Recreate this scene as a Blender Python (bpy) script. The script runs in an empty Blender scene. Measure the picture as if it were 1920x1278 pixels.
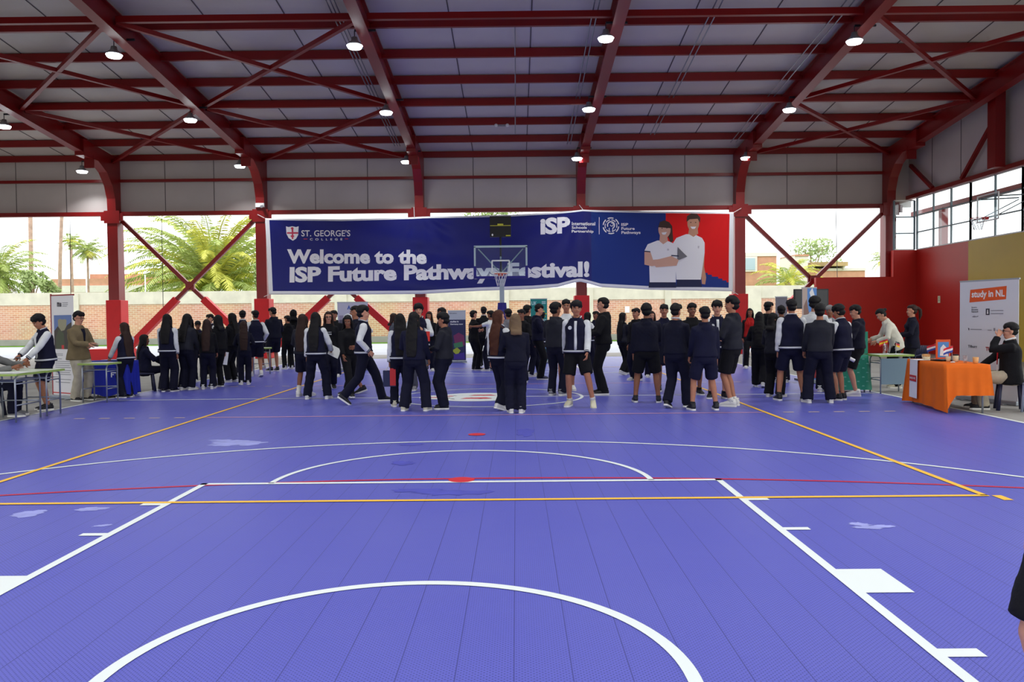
import bpy, bmesh, math, random
import numpy as np
from mathutils import Vector, Matrix
PI = math.pi
SC = bpy.context.scene
COL = SC.collection
random.seed(7)

# ------------------------------------------------------------------ camera
CAM_F, CAM_X, CAM_Y, CAM_Z = 1524.58, 0.535, -1.8365, 1.539
YAW, PIT, ROL = 0.005424, -0.028607, -0.009917


def ray(px, py):
    x, y, z = (px - 960) / CAM_F, 1.0, -(py - 639) / CAM_F
    c, s = math.cos(ROL), math.sin(ROL); x, z = c*x - s*z, s*x + c*z
    c, s = math.cos(PIT), math.sin(PIT); y, z = c*y - s*z, s*y + c*z
    c, s = math.cos(YAW), math.sin(YAW); x, y = c*x - s*y, s*x + c*y
    return Vector((x, y, z))


CAMP = Vector((CAM_X, CAM_Y, CAM_Z))


def onY(px, py, Y):
    d = ray(px, py); return CAMP + d*((Y - CAM_Y)/d.y)


def onZ(px, py, Z=0.0):
    d = ray(px, py); return CAMP + d*((Z - CAM_Z)/d.z)


def onX(px, py, X):
    d = ray(px, py); return CAMP + d*((X - CAM_X)/d.x)


cam_data = bpy.data.cameras.new('camera')
cam = bpy.data.objects.new('camera', cam_data)
COL.objects.link(cam)
cam_data.sensor_width = 36.0
cam_data.lens = CAM_F*36.0/1920.0
cam_data.clip_start = 0.1
cam_data.clip_end = 400
_fwd, _up0 = ray(960, 639), ray(960, 639 - 100) - ray(960, 639)
_f = _fwd.normalized(); _u = _up0.normalized(); _r = _f.cross(_u).normalized()
cam.matrix_world = Matrix((( _r.x, _u.x, -_f.x, CAM_X), (_r.y, _u.y, -_f.y, CAM_Y), (_r.z, _u.z, -_f.z, CAM_Z), (0, 0, 0, 1)))
SC.camera = cam

# ------------------------------------------------------------------ sky, light, exposure
world = bpy.data.worlds.new('overcast'); SC.world = world
world.use_nodes = True
_bg = world.node_tree.nodes['Background']
_bg.inputs[0].default_value = (0.95, 0.98, 1.0, 1)
_bg.inputs[1].default_value = 2.3
SC.view_settings.view_transform = 'Standard'
SC.view_settings.look = 'None'
SC.view_settings.gamma = 1.0
SC.view_settings.use_curve_mapping = False
SC.view_settings.exposure = 0.08
try:
    SC.cycles.max_bounces = 6
    SC.cycles.diffuse_bounces = 4
    SC.cycles.glossy_bounces = 3
    SC.cycles.transmission_bounces = 4
    SC.cycles.transparent_max_bounces = 8
    SC.cycles.use_denoising = True
    SC.cycles.sample_clamp_indirect = 6
    SC.cycles.caustics_reflective = False
    SC.cycles.caustics_refractive = False
except Exception:
    pass

# ------------------------------------------------------------------ materials
MATS = {}


def mat(name, rgb, rough=0.6, spec=0.4, metal=0.0, noise=0.0, nscale=8.0, bump=0.0, bscale=40.0, emit=None, srgb=True):
    """procedural principled material; rgb is 0-255 sRGB"""
    if name in MATS:
        return MATS[name]
    c = [((v/255.0)/12.92 if v/255.0 <= 0.04045 else ((v/255.0+0.055)/1.055)**2.4) for v in rgb] if srgb else list(rgb)
    m = bpy.data.materials.new(name); m.use_nodes = True
    nt = m.node_tree; b = nt.nodes['Principled BSDF']
    b.inputs['Base Color'].default_value = (*c, 1)
    b.inputs['Roughness'].default_value = rough
    b.inputs['Specular IOR Level'].default_value = spec
    b.inputs['Metallic'].default_value = metal
    if noise > 0 or bump > 0:
        tc = nt.nodes.new('ShaderNodeTexCoord')
    if noise > 0:
        n = nt.nodes.new('ShaderNodeTexNoise'); n.inputs['Scale'].default_value = nscale; n.inputs['Detail'].default_value = 4
        nt.links.new(tc.outputs['Object'], n.inputs['Vector'])
        r = nt.nodes.new('ShaderNodeMapRange')
        r.inputs['From Min'].default_value = 0.3; r.inputs['From Max'].default_value = 0.7
        r.inputs['To Min'].default_value = 1 - noise; r.inputs['To Max'].default_value = 1 + noise
        nt.links.new(n.outputs['Fac'], r.inputs['Value'])
        mx = nt.nodes.new('ShaderNodeVectorMath'); mx.operation = 'SCALE'
        mx.inputs[0].default_value = c
        nt.links.new(r.outputs['Result'], mx.inputs['Scale'])
        nt.links.new(mx.outputs['Vector'], b.inputs['Base Color'])
    if bump > 0:
        n2 = nt.nodes.new('ShaderNodeTexNoise'); n2.inputs['Scale'].default_value = bscale; n2.inputs['Detail'].default_value = 3
        nt.links.new(tc.outputs['Object'], n2.inputs['Vector'])
        bp = nt.nodes.new('ShaderNodeBump'); bp.inputs['Strength'].default_value = bump; bp.inputs['Distance'].default_value = 0.02
        nt.links.new(n2.outputs['Fac'], bp.inputs['Height'])
        nt.links.new(bp.outputs['Normal'], b.inputs['Normal'])
    if emit:
        b.inputs['Emission Color'].default_value = (*c, 1); b.inputs['Emission Strength'].default_value = emit
    MATS[name] = m
    return m


def nodes_of(m):
    return m.node_tree, m.node_tree.nodes['Principled BSDF']


def math_node(nt, op, a, b=None):
    n = nt.nodes.new('ShaderNodeMath'); n.operation = op
    for i, v in enumerate((a, b)):
        if v is None:
            continue
        if isinstance(v, (int, float)):
            n.inputs[i].default_value = v
        else:
            nt.links.new(v, n.inputs[i])
    return n.outputs[0]


M_RED = mat('red_paint', (128, 6, 10), 0.38, 0.5, noise=0.08, nscale=1.5)
M_REDPAD = mat('red_padding', (205, 22, 30), 0.5, 0.4, noise=0.06, nscale=3)
M_PANEL = mat('roof_panel', (210, 206, 201), 0.5, 0.4, noise=0.05, nscale=0.8)
M_WALLPANEL = mat('wall_panel', (196, 190, 187), 0.55, 0.4, noise=0.05, nscale=0.7)
M_SEAM = mat('panel_seam', (90, 84, 86), 0.7)
M_WALLRED = mat('wall_red', (188, 36, 28), 0.45, 0.4, noise=0.05, nscale=1)
M_WALLYEL = mat('wall_yellow', (196, 166, 46), 0.5, 0.4, noise=0.05, nscale=1)
M_WHITE = mat('white_paint', (228, 230, 228), 0.5)
M_GREY = mat('steel_grey', (150, 156, 162), 0.35, 0.5, metal=0.6)
M_DARKMET = mat('dark_metal', (44, 50, 58), 0.4, 0.5, metal=0.4)
M_BLACK = mat('black_plastic', (14, 14, 16), 0.45)
M_BLUEPAD = mat('blue_padding', (26, 20, 120), 0.5)
M_CONC = mat('concrete', (150, 148, 142), 0.85, 0.2, noise=0.12, nscale=1.2)
M_PAVE = mat('pale_pavement', (176, 178, 184), 0.8, 0.2, noise=0.06, nscale=0.6)
M_GRASS = mat('grass', (96, 140, 44), 0.9, 0.1, noise=0.3, nscale=4)
M_PILLAR = mat('concrete_pillar', (206, 202, 182), 0.85, 0.2, noise=0.1, nscale=1.5)
M_PALMG = mat('palm_leaf', (176, 190, 112), 0.6, 0.3, noise=0.3, nscale=1.2)
M_PALMY = mat('palm_leaf_yellow', (206, 204, 96), 0.6, 0.3, noise=0.3, nscale=1.2)
M_PALMD = mat('palm_dry', (176, 150, 108), 0.8, 0.2, noise=0.3, nscale=1.2)
M_TRUNK = mat('palm_trunk', (190, 160, 146), 0.9, 0.1, noise=0.2, nscale=3)
M_BUSH = mat('bush_leaf', (160, 178, 118), 0.8, 0.2, noise=0.3, nscale=2)
M_BWHITE = mat('building_white', (224, 218, 208), 0.85, 0.2, noise=0.05)
M_BPINK = mat('building_brick', (200, 150, 124), 0.9, 0.2, noise=0.1, nscale=2)


def brick_mat():
    m = mat('brick_wall', (180, 110, 80), 0.9, 0.15)
    nt, b = nodes_of(m)
    tc = nt.nodes.new('ShaderNodeTexCoord')
    mp = nt.nodes.new('ShaderNodeMapping'); mp.inputs['Rotation'].default_value = (PI/2, 0, 0)
    nt.links.new(tc.outputs['Object'], mp.inputs['Vector'])
    br = nt.nodes.new('ShaderNodeTexBrick')
    br.inputs['Color1'].default_value = (0.62, 0.30, 0.19, 1)
    br.inputs['Color2'].default_value = (0.74, 0.42, 0.27, 1)
    br.inputs['Mortar'].default_value = (0.78, 0.62, 0.47, 1)
    br.inputs['Scale'].default_value = 1.0
    br.inputs['Mortar Size'].default_value = 0.018
    br.inputs['Brick Width'].default_value = 0.36
    br.inputs['Row Height'].default_value = 0.13
    nt.links.new(mp.outputs['Vector'], br.inputs['Vector'])
    ns = nt.nodes.new('ShaderNodeTexNoise'); ns.inputs['Scale'].default_value = 0.5
    nt.links.new(tc.outputs['Object'], ns.inputs['Vector'])
    mx = nt.nodes.new('ShaderNodeMix'); mx.data_type = 'RGBA'; mx.blend_type = 'MULTIPLY'
    mx.inputs[0].default_value = 0.35
    nt.links.new(br.outputs['Color'], mx.inputs[6]); nt.links.new(ns.outputs['Color'], mx.inputs[7])
    nt.links.new(mx.outputs[2], b.inputs['Base Color'])
    return m


def floor_mat():
    m = mat('court_tile', (70, 76, 190), 0.42, 0.45)
    nt, b = nodes_of(m)
    tc = nt.nodes.new('ShaderNodeTexCoord')
    sp = nt.nodes.new('ShaderNodeSeparateXYZ'); nt.links.new(tc.outputs['Object'], sp.inputs[0])
    x, y = sp.outputs[0], sp.outputs[1]

    def saw(v, p, off=0.0):
        return math_node(nt, 'FRACT', math_node(nt, 'ADD', math_node(nt, 'DIVIDE', v, p), off))
    # tile seams every quarter metre
    sx = math_node(nt, 'LESS_THAN', saw(x, 0.254), 0.02)
    sy = math_node(nt, 'LESS_THAN', saw(y, 0.254), 0.010)
    # perforation: two interleaved grids of small drain holes
    def holes(off):
        fx = math_node(nt, 'SUBTRACT', saw(x, 0.0254, off), 0.5)
        fy = math_node(nt, 'SUBTRACT', saw(y, 0.0254, off), 0.5)
        d = math_node(nt, 'ADD', math_node(nt, 'MULTIPLY', fx, fx), math_node(nt, 'MULTIPLY', fy, fy))
        return math_node(nt, 'LESS_THAN', d, 0.024)
    h = math_node(nt, 'MAXIMUM', holes(0.0), holes(0.5))
    dark = math_node(nt, 'MAXIMUM', math_node(nt, 'MULTIPLY', sx, 0.6), math_node(nt, 'MULTIPLY', sy, 0.10))
    dark = math_node(nt, 'MAXIMUM', dark, math_node(nt, 'MULTIPLY', h, 0.62))
    # scuffs: large pale smears, small stains
    n1 = nt.nodes.new('ShaderNodeTexNoise'); n1.inputs['Scale'].default_value = 0.45; n1.inputs['Detail'].default_value = 5
    nt.links.new(tc.outputs['Object'], n1.inputs['Vector'])
    r1 = nt.nodes.new('ShaderNodeMapRange'); r1.inputs['From Min'].default_value = 0.35; r1.inputs['From Max'].default_value = 0.75
    r1.inputs['To Min'].default_value = 0.0; r1.inputs['To Max'].default_value = 0.13
    nt.links.new(n1.outputs['Fac'], r1.inputs['Value'])
    mx = nt.nodes.new('ShaderNodeMix'); mx.data_type = 'RGBA'
    mx.inputs[6].default_value = FLOOR_RGB
    mx.inputs[7].default_value = (0.24, 0.25, 0.52, 1)
    nt.links.new(r1.outputs[0], mx.inputs[0])
    m2 = nt.nodes.new('ShaderNodeMix'); m2.data_type = 'RGBA'
    nt.links.new(dark, m2.inputs[0]); nt.links.new(mx.outputs[2], m2.inputs[6])
    m2.inputs[7].default_value = (0.02, 0.02, 0.10, 1)
    nt.links.new(m2.outputs[2], b.inputs['Base Color'])
    return m


FLOOR_RGB = (0.103, 0.110, 0.485, 1)
M_BRICK = brick_mat()
M_FLOOR = floor_mat()
M_LWHITE = mat('line_white', (226, 232, 228), 0.5)
M_LYEL = mat('line_yellow', (244, 190, 62), 0.5)
M_LRED = mat('line_red', (190, 30, 60), 0.5)
M_LPINK = mat('line_pink', (206, 150, 176), 0.5)
M_SPOTRED = mat('spot_red', (206, 40, 52), 0.5)
M_SCUFF = mat('scuff_pale', (150, 154, 212), 0.7, noise=0.12, nscale=6)
M_SCUFFD = mat('scuff_dark', (74, 76, 172), 0.6, noise=0.1, nscale=6)


def glass_mat(name, tint=(1, 1, 1), alpha=0.12):
    m = bpy.data.materials.new(name); m.use_nodes = True
    nt = m.node_tree; nt.nodes.clear()
    out = nt.nodes.new('ShaderNodeOutputMaterial')
    t = nt.nodes.new('ShaderNodeBsdfTransparent'); t.inputs[0].default_value = (*tint, 1)
    g = nt.nodes.new('ShaderNodeBsdfGlossy'); g.inputs['Roughness'].default_value = 0.05
    x = nt.nodes.new('ShaderNodeMixShader'); x.inputs[0].default_value = alpha
    nt.links.new(t.outputs[0], x.inputs[1]); nt.links.new(g.outputs[0], x.inputs[2]); nt.links.new(x.outputs[0], out.inputs[0])
    MATS[name] = m
    return m


M_GLASS = glass_mat('window_glass', (0.93, 0.96, 0.96), 0.08)
M_BOARDGLASS = glass_mat('backboard_glass', (0.86, 0.92, 0.94), 0.05)

# ------------------------------------------------------------------ mesh helpers


class MB:
    """collects geometry for ONE mesh object"""

    def __init__(self):
        self.V = []; self.F = []; self.MI = []

    def add(self, V, F, mi=0):
        o = len(self.V)
        self.V.extend([tuple(v) for v in V])
        self.F.extend([tuple(i + o for i in f) for f in F]); self.MI.extend([mi]*len(F))
        return self

    def box(self, c, size, mi=0, rz=0.0):
        hx, hy, hz = size[0]/2, size[1]/2, size[2]/2
        V = []
        cs, sn = math.cos(rz), math.sin(rz)
        for z in (-hz, hz):
            for x, y in ((-hx, -hy), (hx, -hy), (hx, hy), (-hx, hy)):
                V.append((c[0] + cs*x - sn*y, c[1] + sn*x + cs*y, c[2] + z))
        return self.add(V, [(3, 2, 1, 0), (4, 5, 6, 7), (0, 1, 5, 4), (1, 2, 6, 5), (2, 3, 7, 6), (3, 0, 4, 7)], mi)

    def bar(self, a, b, w, h, mi=0, up=(0, 0, 1)):
        """square bar from a to b; w sideways, h along up"""
        a, b = Vector(a), Vector(b); d = (b - a).normalized(); u = Vector(up)
        s = d.cross(u)
        if s.length < 1e-4:
            s = d.cross(Vector((0, 1, 0)))
        s.normalize(); u = s.cross(d).normalized()
        V = []
        for p in (a, b):
            for i, j in ((-1, -1), (1, -1), (1, 1), (-1, 1)):
                V.append(p + s*(i*w/2) + u*(j*h/2))
        return self.add(V, [(3, 2, 1, 0), (4, 5, 6, 7), (0, 1, 5, 4), (1, 2, 6, 5), (2, 3, 7, 6), (3, 0, 4, 7)], mi)

    def ibeam(self, a, b, w, h, tf=0.02, tw=0.02, mi=0, up=(0, 0, 1)):
        a, b = Vector(a), Vector(b); d = (b - a).normalized()
        s = d.cross(Vector(up)).normalized(); u = s.cross(d).normalized()
        self.bar(a + u*(h/2 - tf/2), b + u*(h/2 - tf/2), w, tf, mi, u)
        self.bar(a - u*(h/2 - tf/2), b - u*(h/2 - tf/2), w, tf, mi, u)
        return self.bar(a, b, tw, h - 2*tf, mi, u)

    def tube(self, pts, rad, n=8, mi=0, cap=True):
        V, F = tube(pts, rad, n, cap)
        return self.add(V, F, mi)

    def poly(self, pts, mi=0):
        return self.add(pts, [tuple(range(len(pts)))], mi)

    def build(self, name, mats, parent=None, smooth=False, bevel=0.0, loc=None):
        me = bpy.data.meshes.new(name)
        me.from_pydata(self.V, [], self.F)
        if not isinstance(mats, (list, tuple)):
            mats = [mats]
        for m in mats:
            me.materials.append(m)
        if len(mats) > 1:
            me.polygons.foreach_set('material_index', self.MI)
        if smooth:
            me.polygons.foreach_set('use_smooth', [True]*len(me.polygons))
        me.update()
        ob = bpy.data.objects.new(name, me); COL.objects.link(ob)
        if parent is not None:
            ob.parent = parent
        if loc is not None:
            ob.location = loc
        if bevel:
            md = ob.modifiers.new('bevel', 'BEVEL'); md.width = bevel; md.segments = 2; md.limit_method = 'ANGLE'
        return ob


def frames(P):
    n = len(P); T = np.zeros((n, 3))
    T[1:-1] = P[2:] - P[:-2]; T[0] = P[1] - P[0]; T[-1] = P[-1] - P[-2]
    T /= np.linalg.norm(T, axis=1)[:, None] + 1e-9
    a = np.array((1.0, 0, 0)) if abs(T[0][0]) < 0.8 else np.array((0, 1.0, 0))
    U = np.zeros((n, 3)); U[0] = a - T[0]*a.dot(T[0]); U[0] /= np.linalg.norm(U[0])
    for i in range(1, n):
        u = U[i-1] - T[i]*U[i-1].dot(T[i]); U[i] = u/(np.linalg.norm(u) + 1e-9)
    return T, U, np.cross(T, U)


def tube(pts, rad, n=8, cap=True):
    P = np.array([tuple(p) for p in pts], float); m = len(P)
    R = np.full(m, rad) if np.isscalar(rad) else np.array(rad, float)
    T, U, W = frames(P)
    if cap == 'round':
        # hemispherical ends
        ext = [0.92, 0.6]
        P = np.vstack([[P[0] - T[0]*R[0]*e for e in ext], P, [P[-1] + T[-1]*R[-1]*e for e in ext[::-1]]])
        sc = [math.sqrt(1 - e*e) for e in ext]
        R = np.concatenate([[R[0]*s for s in sc], R, [R[-1]*s for s in sc[::-1]]])
        U = np.vstack([U[:1], U[:1], U, U[-1:], U[-1:]]); W = np.vstack([W[:1], W[:1], W, W[-1:], W[-1:]])
        m += 4
    ang = np.arange(n)*2*PI/n
    V = (P[:, None, :] + R[:, None, None]*(np.cos(ang)[None, :, None]*U[:, None, :] + np.sin(ang)[None, :, None]*W[:, None, :])).reshape(-1, 3)
    F = ring_faces(m, n)
    if cap:
        F.append(tuple(range(n))[::-1]); F.append(tuple((m-1)*n + i for i in range(n)))
    return V.tolist(), F


def ring_faces(m, n):
    F = []
    for i in range(m - 1):
        for j in range(n):
            k = (j + 1) % n
            F.append((i*n + j, i*n + k, (i+1)*n + k, (i+1)*n + j))
    return F


def loft(secs, n=20, ex=2.4, cap=True):
    """secs: (centre, half_u, half_v[, u_axis, v_axis]) closed superellipse sections"""
    V = []
    for s in secs:
        c = Vector(s[0]); u = Vector(s[3]) if len(s) > 3 else Vector((1, 0, 0)); v = Vector(s[4]) if len(s) > 4 else Vector((0, 1, 0))
        for j in range(n):
            t = 2*PI*j/n; ct, st = math.cos(t), math.sin(t)
            V.append(tuple(c + u*(s[1]*math.copysign(abs(ct)**(2/ex), ct)) + v*(s[2]*math.copysign(abs(st)**(2/ex), st))))
    F = ring_faces(len(secs), n)
    if cap:
        F.append(tuple(range(n))[::-1]); F.append(tuple((len(secs)-1)*n + i for i in range(n)))
    return V, F


def ball(c, r, n=14, m=9, rot=None):
    """ellipsoid; r = (rx, ry, rz)"""
    V = [(0, 0, -1.0)]
    for i in range(1, m):
        ph = -PI/2 + PI*i/m
        for j in range(n):
            t = 2*PI*j/n
            V.append((math.cos(ph)*math.cos(t), math.cos(ph)*math.sin(t), math.sin(ph)))
    V.append((0, 0, 1.0))
    F = []
    for j in range(n):
        F.append((0, 1 + (j+1) % n, 1 + j))
    for i in range(m - 2):
        for j in range(n):
            a = 1 + i*n
            F.append((a + j, a + (j+1) % n, a + n + (j+1) % n, a + n + j))
    a = 1 + (m-2)*n
    for j in range(n):
        F.append((a + j, a + (j+1) % n, len(V) - 1))
    out = []
    for v in V:
        q = Vector((v[0]*r[0], v[1]*r[1], v[2]*r[2]))
        if rot is not None:
            q = rot @ q
        out.append(tuple(q + Vector(c)))
    return out, F


def tag(o, label=None, cat=None, group=None, kind=None):
    if label: o['label'] = label
    if cat: o['category'] = cat
    if group: o['group'] = group
    if kind: o['kind'] = kind
    return o


def empty(name, loc=(0, 0, 0), rz=0.0):
    o = bpy.data.objects.new(name, None); COL.objects.link(o)
    o.location = loc; o.rotation_euler = (0, 0, rz); o.empty_display_size = 0.1
    return o


def children(o):
    return [c for c in COL.objects if c.parent == o]


def copy_tree(o, parent=None):
    c = o.copy(); COL.objects.link(c)
    if parent is not None:
        c.parent = parent
    for ch in list(o.children):
        copy_tree(ch, c)
    return c


def evaluated(ob):
    bpy.context.view_layer.update()
    dg = bpy.context.evaluated_depsgraph_get()
    return bpy.data.meshes.new_from_object(ob.evaluated_get(dg))


def text_geo(s, bold=0.0, spacing=1.0, align='LEFT', line=1.0):
    """flat lettering: vertices (x, y) with cap height about 0.7, and triangles"""
    cu = bpy.data.curves.new('lettering', 'FONT'); cu.body = s; cu.size = 1.0; cu.offset = bold
    cu.space_character = spacing; cu.space_line = line; cu.align_x = align; cu.resolution_u = 3
    ob = bpy.data.objects.new('lettering', cu); COL.objects.link(ob)
    me = evaluated(ob)
    V = [(v.co.x, v.co.y) for v in me.vertices]; F = [tuple(p.vertices) for p in me.polygons]
    bpy.data.objects.remove(ob); bpy.data.curves.remove(cu); bpy.data.meshes.remove(me)
    return V, F


def fit_text(s, x0, y0, x1, y1, **k):
    """lettering scaled into the rectangle; returns 2-D vertices, faces"""
    V, F = text_geo(s, **k)
    if not V:
        return [], []
    xs = [v[0] for v in V]; ys = [v[1] for v in V]
    ax, bx, ay, by = min(xs), max(xs), min(ys), max(ys)
    return [(x0 + (v[0]-ax)/(bx-ax)*(x1-x0), y0 + (v[1]-ay)/max(by-ay, 1e-6)*(y1-y0)) for v in V], F
# ================================================================== SETTING: floor with its painted lines
def arc_strip(mb, cx, cy, r, w, a0, a1, z, mi, n=64):
    V = []; F = []
    for i in range(n + 1):
        a = a0 + (a1 - a0)*i/n
        V.append((cx + (r - w/2)*math.cos(a), cy + (r - w/2)*math.sin(a), z)); V.append((cx + (r + w/2)*math.cos(a), cy + (r + w/2)*math.sin(a), z))
    for i in range(n):
        F.append((2*i, 2*i+1, 2*i+3, 2*i+2))
    mb.add(V, F, mi)


def strip(mb, x0, y0, x1, y1, z, mi):
    mb.add([(x0, y0, z), (x1, y0, z), (x1, y1, z), (x0, y1, z)], [(0, 1, 2, 3)], mi)


HOLE_X = 7.56
fl = MB()
strip(fl, -HOLE_X, -3, HOLE_X + 0.05, 29.6, 0, 0)
W_, Y_, R_, P_, S_, SC_, SD_ = 1, 2, 3, 4, 5, 6, 7
z1, z2, z3 = 0.003, 0.004, 0.005
for side in (0, 1):
    yy = (lambda v: v) if side == 0 else (lambda v: 28 - v)
    sgn = 1 if side == 0 else -1
    def st(x0, y0, x1, y1, z, mi):
        strip(fl, x0, min(yy(y0), yy(y1)), x1, max(yy(y0), yy(y1)), z, mi)
    st(-2.45, 0, -2.39, 5.8, z2, W_); st(2.39, 0, 2.45, 5.8, z2, W_)
    st(-2.45, 5.73, 2.45, 5.8, z2, W_)
    for sx in (-1, 1):
        for y0, y1 in ((4.9, 4.97), (3.95, 4.02), (1.77, 1.86)):
            st(*sorted((sx*2.45, sx*2.63))[:1], y0, sorted((sx*2.45, sx*2.63))[1], y1, z2, W_)
        a = sorted((sx*2.45, sx*2.72))
        st(a[0], 2.62, a[1], 3.04, z2, W_)
    a0 = 0 if side == 0 else PI
    arc_strip(fl, 0, yy(5.77), 1.79, 0.055, a0, a0 + PI, z2, W_)
    arc_strip(fl, 0, yy(1.575), 1.275, 0.065, a0, a0 + PI, z2, W_)
    for sx in (-1, 1):
        st(*(sorted((sx*1.243, sx*1.307))[:1]), 1.0, sorted((sx*1.243, sx*1.307))[1], 1.575, z2, W_)
    # three-point arc
    t3 = math.acos(6.6/6.725)
    arc_strip(fl, 0, yy(1.575), 6.72, 0.055, a0 + t3, a0 + PI - t3, z2, W_)
    # handball-like red arc and penalty spots
    if side == 0:
        RR = 17.0
        arc_strip(fl, 0.35, 5.93 - RR, RR, 0.05, PI/2 - 0.42, PI/2 + 0.40, z1, R_)
        for px_, py_, r in ((0, 5.86, 0.125), (0, 8.87, 0.115)):
            arc_strip(fl, px_, py_, r/2, r, 0, 2*PI, z3, S_, 24)
    # baseline
    st(-7.5, -0.05, 7.5, 0.0, z2, W_)
# side lines of the floor
strip(fl, -7.62, -3, -7.55, 29.6, z1, W_); strip(fl, 7.58, -3, 7.65, 29.6, z1, W_)
# centre line and circle
strip(fl, -7.55, 13.97, 7.58, 14.03, z1, W_)
arc_strip(fl, 0, 14, 1.8, 0.06, 0, 2*PI, z2, W_, 72)
# volleyball court
for sx in (-1, 1):
    strip(fl, sx*4.47 - 0.03, 5.0, sx*4.47 + 0.03, 23, z3, Y_)
strip(fl, -4.5, 4.97, 4.5, 5.03, z3, Y_); strip(fl, -4.5, 22.97, 4.5, 23.03, z3, Y_)
for yv in (11.03, 17):
    strip(fl, -4.44, yv - 0.03, 4.44, yv + 0.03, z1, P_)
    for sx in (-1, 1):
        for k in range(5):
            xa = sx*(4.75 + 0.4*k)
            strip(fl, min(xa, xa + sx*0.17), yv - 0.03, max(xa, xa + sx*0.17), yv + 0.03, z1, 8)
a = onZ(1882, 933); strip(fl, a.x - 0.05, a.y - 0.09, a.x + 0.03, a.y + 0.09, z1, Y_)
# crest painted in the centre circle: white disc with red emblem and black strokes
arc_strip(fl, -0.25, 13.98, 0.42, 0.84, 0, 2*PI, z2 + .0005, W_, 40)
arc_strip(fl, -0.95, 13.98, 0.21, 0.42, 0, 2*PI, z2 + .0008, W_, 40)
rng = random.Random(3)
for ki, (x0, y0, w, d) in enumerate(((-1.30, 13.86, 0.55, 0.13), (-0.55, 13.62, 0.62, 0.22), (-0.42, 14.22, 0.55, 0.18), (0.42, 13.9, 0.3, 0.16), (-1.0, 14.12, 0.3, 0.1))):
    zk = z3 + .001 + ki*.0002
    fl.add([(x0, y0, zk), (x0 + w, y0 - .03, zk), (x0 + w*0.8, y0 + d, zk), (x0 + .1, y0 + d*0.8, zk)], [(0, 1, 2, 3)], S_)
for k in range(26):
    x0, y0 = rng.uniform(-1.25, 0.45), rng.uniform(13.5, 14.45)
    fl.add([(x0, y0, z3 + .003 + k*.0001), (x0 + rng.uniform(.04, .12), y0 + rng.uniform(-.06, .06), z3 + .003 + k*.0001), (x0 + .05, y0 + .03, z3 + .003 + k*.0001)], [(0, 1, 2)], 9)
# worn smears with ragged outlines
def smear(px, py, rx, ry, mi, seed, ang=0.0):
    c = onZ(px, py); r = random.Random(seed); V = []; n = 22
    for i in range(n):
        t = 2*PI*i/n; q = 0.55 + 0.45*r.random()
        x, y = rx*q*math.cos(t), ry*q*math.sin(t)
        V.append((c.x + x*math.cos(ang) - y*math.sin(ang), c.y + x*math.sin(ang) + y*math.cos(ang), .0012 + seed*.0001))
    fl.add(V, [tuple(range(n))], mi)
for i, (px, py, rx, ry, mi, an) in enumerate(((440, 829, .36, .24, SC_, 0), (420, 834, .26, .1, SC_, 0), (470, 831, .22, .2, SC_, 0.3), (415, 825, .2, .08, SC_, 0), (50, 964, .16, .12, SC_, .6), (62, 960, .12, .08, SC_, .3), (172, 954, .15, .09, SC_, .2), (192, 985, .1, .04, SC_, .4), (1612, 983, .1, .07, SC_, -.4), (1625, 989, .13, .05, SC_, -.2), (1650, 987, .14, .05, SC_, .1),
                                          (985, 810, .16, .45, SD_, 0), (850, 923, .45, .14, SD_, 0), (780, 919, .3, .1, SD_, 0), (770, 833, .2, .12, SD_, 0), (755, 868, .15, .15, SD_, 0))):
    smear(px, py, rx, ry, mi, i, an)
fl.build('floor', [M_FLOOR, M_LWHITE, M_LYEL, M_LRED, M_LPINK, M_SPOTRED, M_SCUFF, M_SCUFFD, mat('line_cream', (214, 190, 170), 0.5), M_BLACK])['kind'] = 'structure'

# concrete apron round the court, pavement, grass
ap = MB()
for x0, x1, y0, y1 in ((-30, -HOLE_X, -6, 33), (HOLE_X + .05, 16.6, -6, 33), (-HOLE_X, HOLE_X + .05, 29.6, 33), (-HOLE_X, HOLE_X + .05, -6, -3)):
    strip(ap, x0, y0, x1, y1, 0.0, 0)
ap.build('ground_apron', M_CONC)['kind'] = 'structure'
pv = MB(); strip(pv, -60, 33, 60, 49.6, -0.02, 0); pv.build('ground_pavement', M_PAVE)['kind'] = 'structure'
YW = 52.0
gs = MB(); strip(gs, -60, 49.6, 60, YW + 40, -0.015, 0)
gr = gs.build('ground_grass', M_GRASS); gr['kind'] = 'structure'
so = MB(); strip(so, -120, -60, 120, 160, -0.06, 0); so.build('ground_soil', mat('soil', (150, 140, 120), 0.9))['kind'] = 'structure'

# ================================================================== SETTING: steel frame, roof, walls
YC = 31.0                                   # column line
YJ = 30.42                                  # face of the red corner wall
XC = [-21.7, -15.6, -9.65, -3.30, 3.17, 9.50, 15.50]
SL = 0.106                                  # roof rise per metre towards the ridge
YR = 14.0                                   # ridge
YN = -1.5                                   # near eave
EAVE = 7.70                                 # rafter underside at the column line


def zroof(y):
    return EAVE + SL*(min(YC - y, y + 3.0) if y < YR else YC - y)


PUR_Z = 0.34
purl_ys = [YC + 0.1 - 1.88*k for k in range(17)]


def structure(o, label=None, cat=None, group=None):
    return tag(o, label, cat, group, 'structure')


def ordinal(i):
    return ['first', 'second', 'third', 'fourth', 'fifth', 'sixth', 'seventh', 'eighth', 'ninth', 'tenth', 'eleventh', 'twelfth'][i]


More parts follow.
